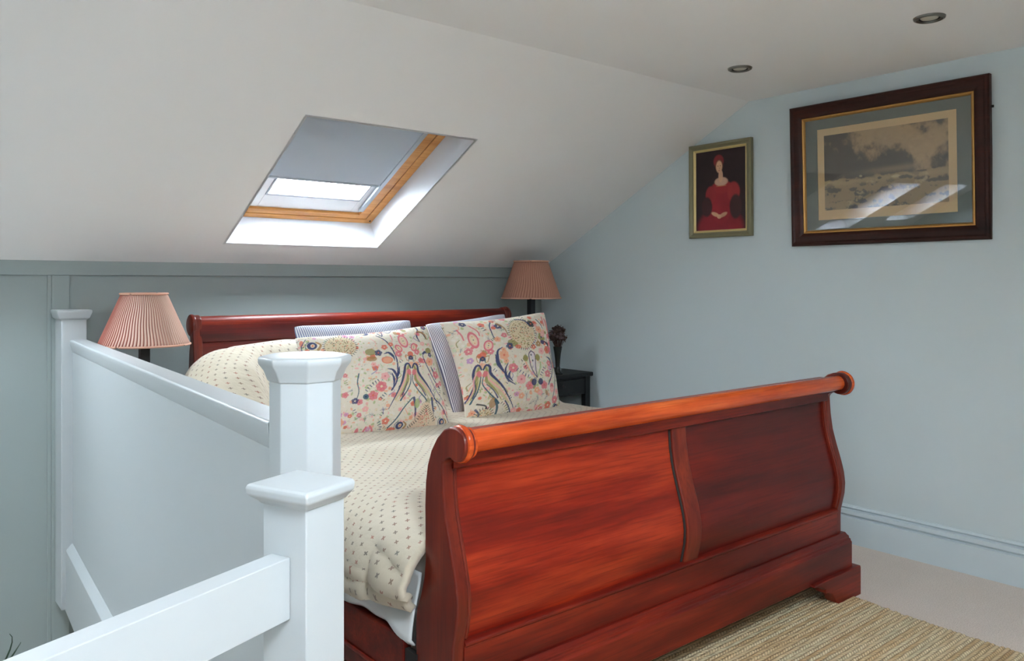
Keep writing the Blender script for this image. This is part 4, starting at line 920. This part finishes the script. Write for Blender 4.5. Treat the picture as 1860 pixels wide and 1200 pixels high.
FW, FH = .893, .680
pf = empty('framed_picture', (XG-.006, 1.7105, 1.738), (R(2.0), 0, R(-89.0)))
tag(pf, 'large framed stormy sea engraving with grey-green mount and pale streaks reflected in its glass', 'picture')
v, f = rect_sweep(FW, FH, [(0, 0), (0, -.026), (.006, -.034), (.014, -.036), (.022, -.030), (.036, -.032), (.048, -.028), (.058, -.022), (.062, -.018), (.062, 0)])
add_local(pf, 'outer_frame', v, f, M['mahogany_dark'], bevel=.0012)
v, f = rect_sweep(FW-.122, FH-.122, [(0, -.006), (0, -.021), (.005, -.023), (.010, -.020), (.014, -.013), (.014, -.006)])
add_local(pf, 'gilt_slip', v, f, M['gold'], bevel=.0008)
mw, mh = FW-.15, FH-.15
v, f = rect_sweep(mw, mh, [(0, -.006), (0, -.010), (.083, -.010), (.0845, -.008), (.0845, -.006)])
# mount opening measured separately, wider at sides
ow, oh = .629, .438
vv = []
for y, (a, b) in ((-.010, (mw, mh)), (-.010, (ow, oh)), (-.0078, (ow-.003, oh-.003))): vv += [(-a/2, y, -b/2), (a/2, y, -b/2), (a/2, y, b/2), (-a/2, y, b/2)]
add_local(pf, 'mount', vv, [(j*4+k, j*4+(k+1) % 4, (j+1)*4+(k+1) % 4, (j+1)*4+k) for j in range(2) for k in range(4)], M['mount'])
b = MB(); b.box(-mw/2, -.0075, -mh/2, mw/2, -.003, mh/2); b.obj('paper', M['paper'], pf, local=False)
pic_grid(pf, 'sea_engraving', .559, .357, .0, .006, -.0080, 300, 190, seascape(190, 300), M['print'])
b = MB(); b.add([(-mw/2-.004, -.0135, -mh/2-.004), (mw/2+.004, -.0135, -mh/2-.004), (mw/2+.004, -.0135, mh/2+.004), (-mw/2-.004, -.0135, mh/2+.004)], [(0, 1, 2, 3)]); b.obj('glass_pane', M['picture_glass'], pf, local=False)
b = MB(); b.lathe([(.001, 0), (.006, .001), (.006, .010), (.001, .011)], (FW/2+.004, -.008, .20), 12); b.obj('hanger', M['shadow_gap'], pf, local=False)

PW, PH = .398, .512
pp = tag(empty('framed_picture', (XG-.004, 2.59, 1.719), (R(.4), 0, R(-90))), 'small portrait of a person in red in an olive gilt frame', 'picture')
v, f = rect_sweep(PW, PH, [(0, 0), (0, -.022), (.006, -.028), (.014, -.026), (.022, -.018), (.029, -.020), (.029, 0)])
add_local(pp, 'outer_frame', v, f, M['olive_gilt'], bevel=.001)
v, f = rect_sweep(PW-.056, PH-.056, [(0, -.006), (0, -.019), (.005, -.019), (.013, -.012), (.013, -.006)])
add_local(pp, 'gilt_slip', v, f, M['pale_gilt'], bevel=.0006)
pic_grid(pp, 'portrait_canvas', PW-.076, PH-.076, 0, 0, -.010, 150, 200, sitter(200, 150), M['oil'])

# ------------------------------------------------------------------ rug
def rug():
    xs = np.linspace(0, 1, 260); ys = np.arange(-.35, 1.80, .004); P = np.zeros((len(xs), len(ys), 3))
    rr = np.random.RandomState(2); rows = rr.uniform(-.005, .004, 400)
    for j, y in enumerate(ys):
        row = int((y+1.5)/.015); xr = 2.985-.055*(1.5-y)+rows[row % 400]+.006*math.sin(y*9)
        x = 1.16+(xr-1.16)*xs; ph = (y/.015) % 1.0
        z = .006+.0035*math.sin(ph*math.pi)**.5+.0012*np.sin(x*70+row*2.1)
        z = np.where((xs > .999) | (xs < .001), .001, z)
        P[:, j, 0] = x; P[:, j, 1] = y; P[:, j, 2] = z
    P[:, 0, 2] = P[:, -1, 2] = .001
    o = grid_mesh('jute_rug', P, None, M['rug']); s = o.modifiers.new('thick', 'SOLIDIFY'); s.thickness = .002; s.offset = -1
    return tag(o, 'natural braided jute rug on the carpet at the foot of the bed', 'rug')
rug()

# ------------------------------------------------------------------ plant on the lower landing
mb = MB(); mb.box(XL, 1.9, -.80, .84, YK-.0, -.74); tag(mb.obj('floor_landing', M['carpet']), kind='structure')
px_, py_ = -.02, 2.58
pl = tag(empty('potted_plant', (px_, py_, -.74)), 'spiky dark green potted plant on the stair landing, only leaf tips showing bottom left', 'plant')
mb = MB(); mb.lathe([(.09, 0), (.12, .2), (.13, .2), (.13, .24), (.118, .24), (.112, .205)], (px_, py_, -.74), 32); mb.obj('pot', M['terracotta'], pl, smooth=True)
mb = MB(); mb.lathe([(.001, .205), (.115, .205), (.115, .2)], (px_, py_, -.74), 24, cap=False); mb.obj('soil', M['soil'], pl)
def blade(pts, w, name='leaf'):
    v = []; f = []; n = len(pts)
    for i, p in enumerate(pts):
        p = Vector(p); d = (Vector(pts[min(i+1, n-1)])-Vector(pts[max(i-1, 0)])).normalized(); sd = d.cross(Vector((.64, .77, 0))).normalized()
        t = i/(n-1); ww = w*(math.sin(math.pi*min(1, t*.75+.25)))**.8*(1-t)**.35+.0006; v += [p-sd*ww, p+Vector((0, 0, -.25*ww)), p+sd*ww]
    for i in range(n-1): f += [(i*3, i*3+1, i*3+4, i*3+3), (i*3+1, i*3+2, i*3+5, i*3+4)]
    b = MB(); b.add(v, f); o = b.obj(name, M['leaf'], pl, smooth=True); s = o.modifiers.new('thick', 'SOLIDIFY'); s.thickness = .0012; return o
def curve(p, n=14):
    p = [Vector(q) for q in p]; out = []
    for i in range(n):
        t = i/(n-1); out.append(p[0]*(1-t)**3+p[1]*3*t*(1-t)**2+p[2]*3*t*t*(1-t)+p[3]*t**3)
    return out
bs = Vector((px_, py_, -.54))
blade(curve([bs, bs+Vector((.05, 0, .35)), (.318, 2.60, .12), (.372, 2.60, .212)]), .012)
blade(curve([bs, bs+Vector((.10, .02, .4)), (.40, 2.58, .20), (.345, 2.60, .244)], 20), .006)
for k in range(9):
    a = 2.0+k*.5; L = .30+.04*(k % 3)
    blade(curve([bs, bs+Vector((.05*math.cos(a), .05*math.sin(a), .25)), bs+Vector((.2*math.cos(a), .2*math.sin(a), .42)), bs+Vector((L*math.cos(a), L*math.sin(a), .36+.05*(k % 2)))]), .016)
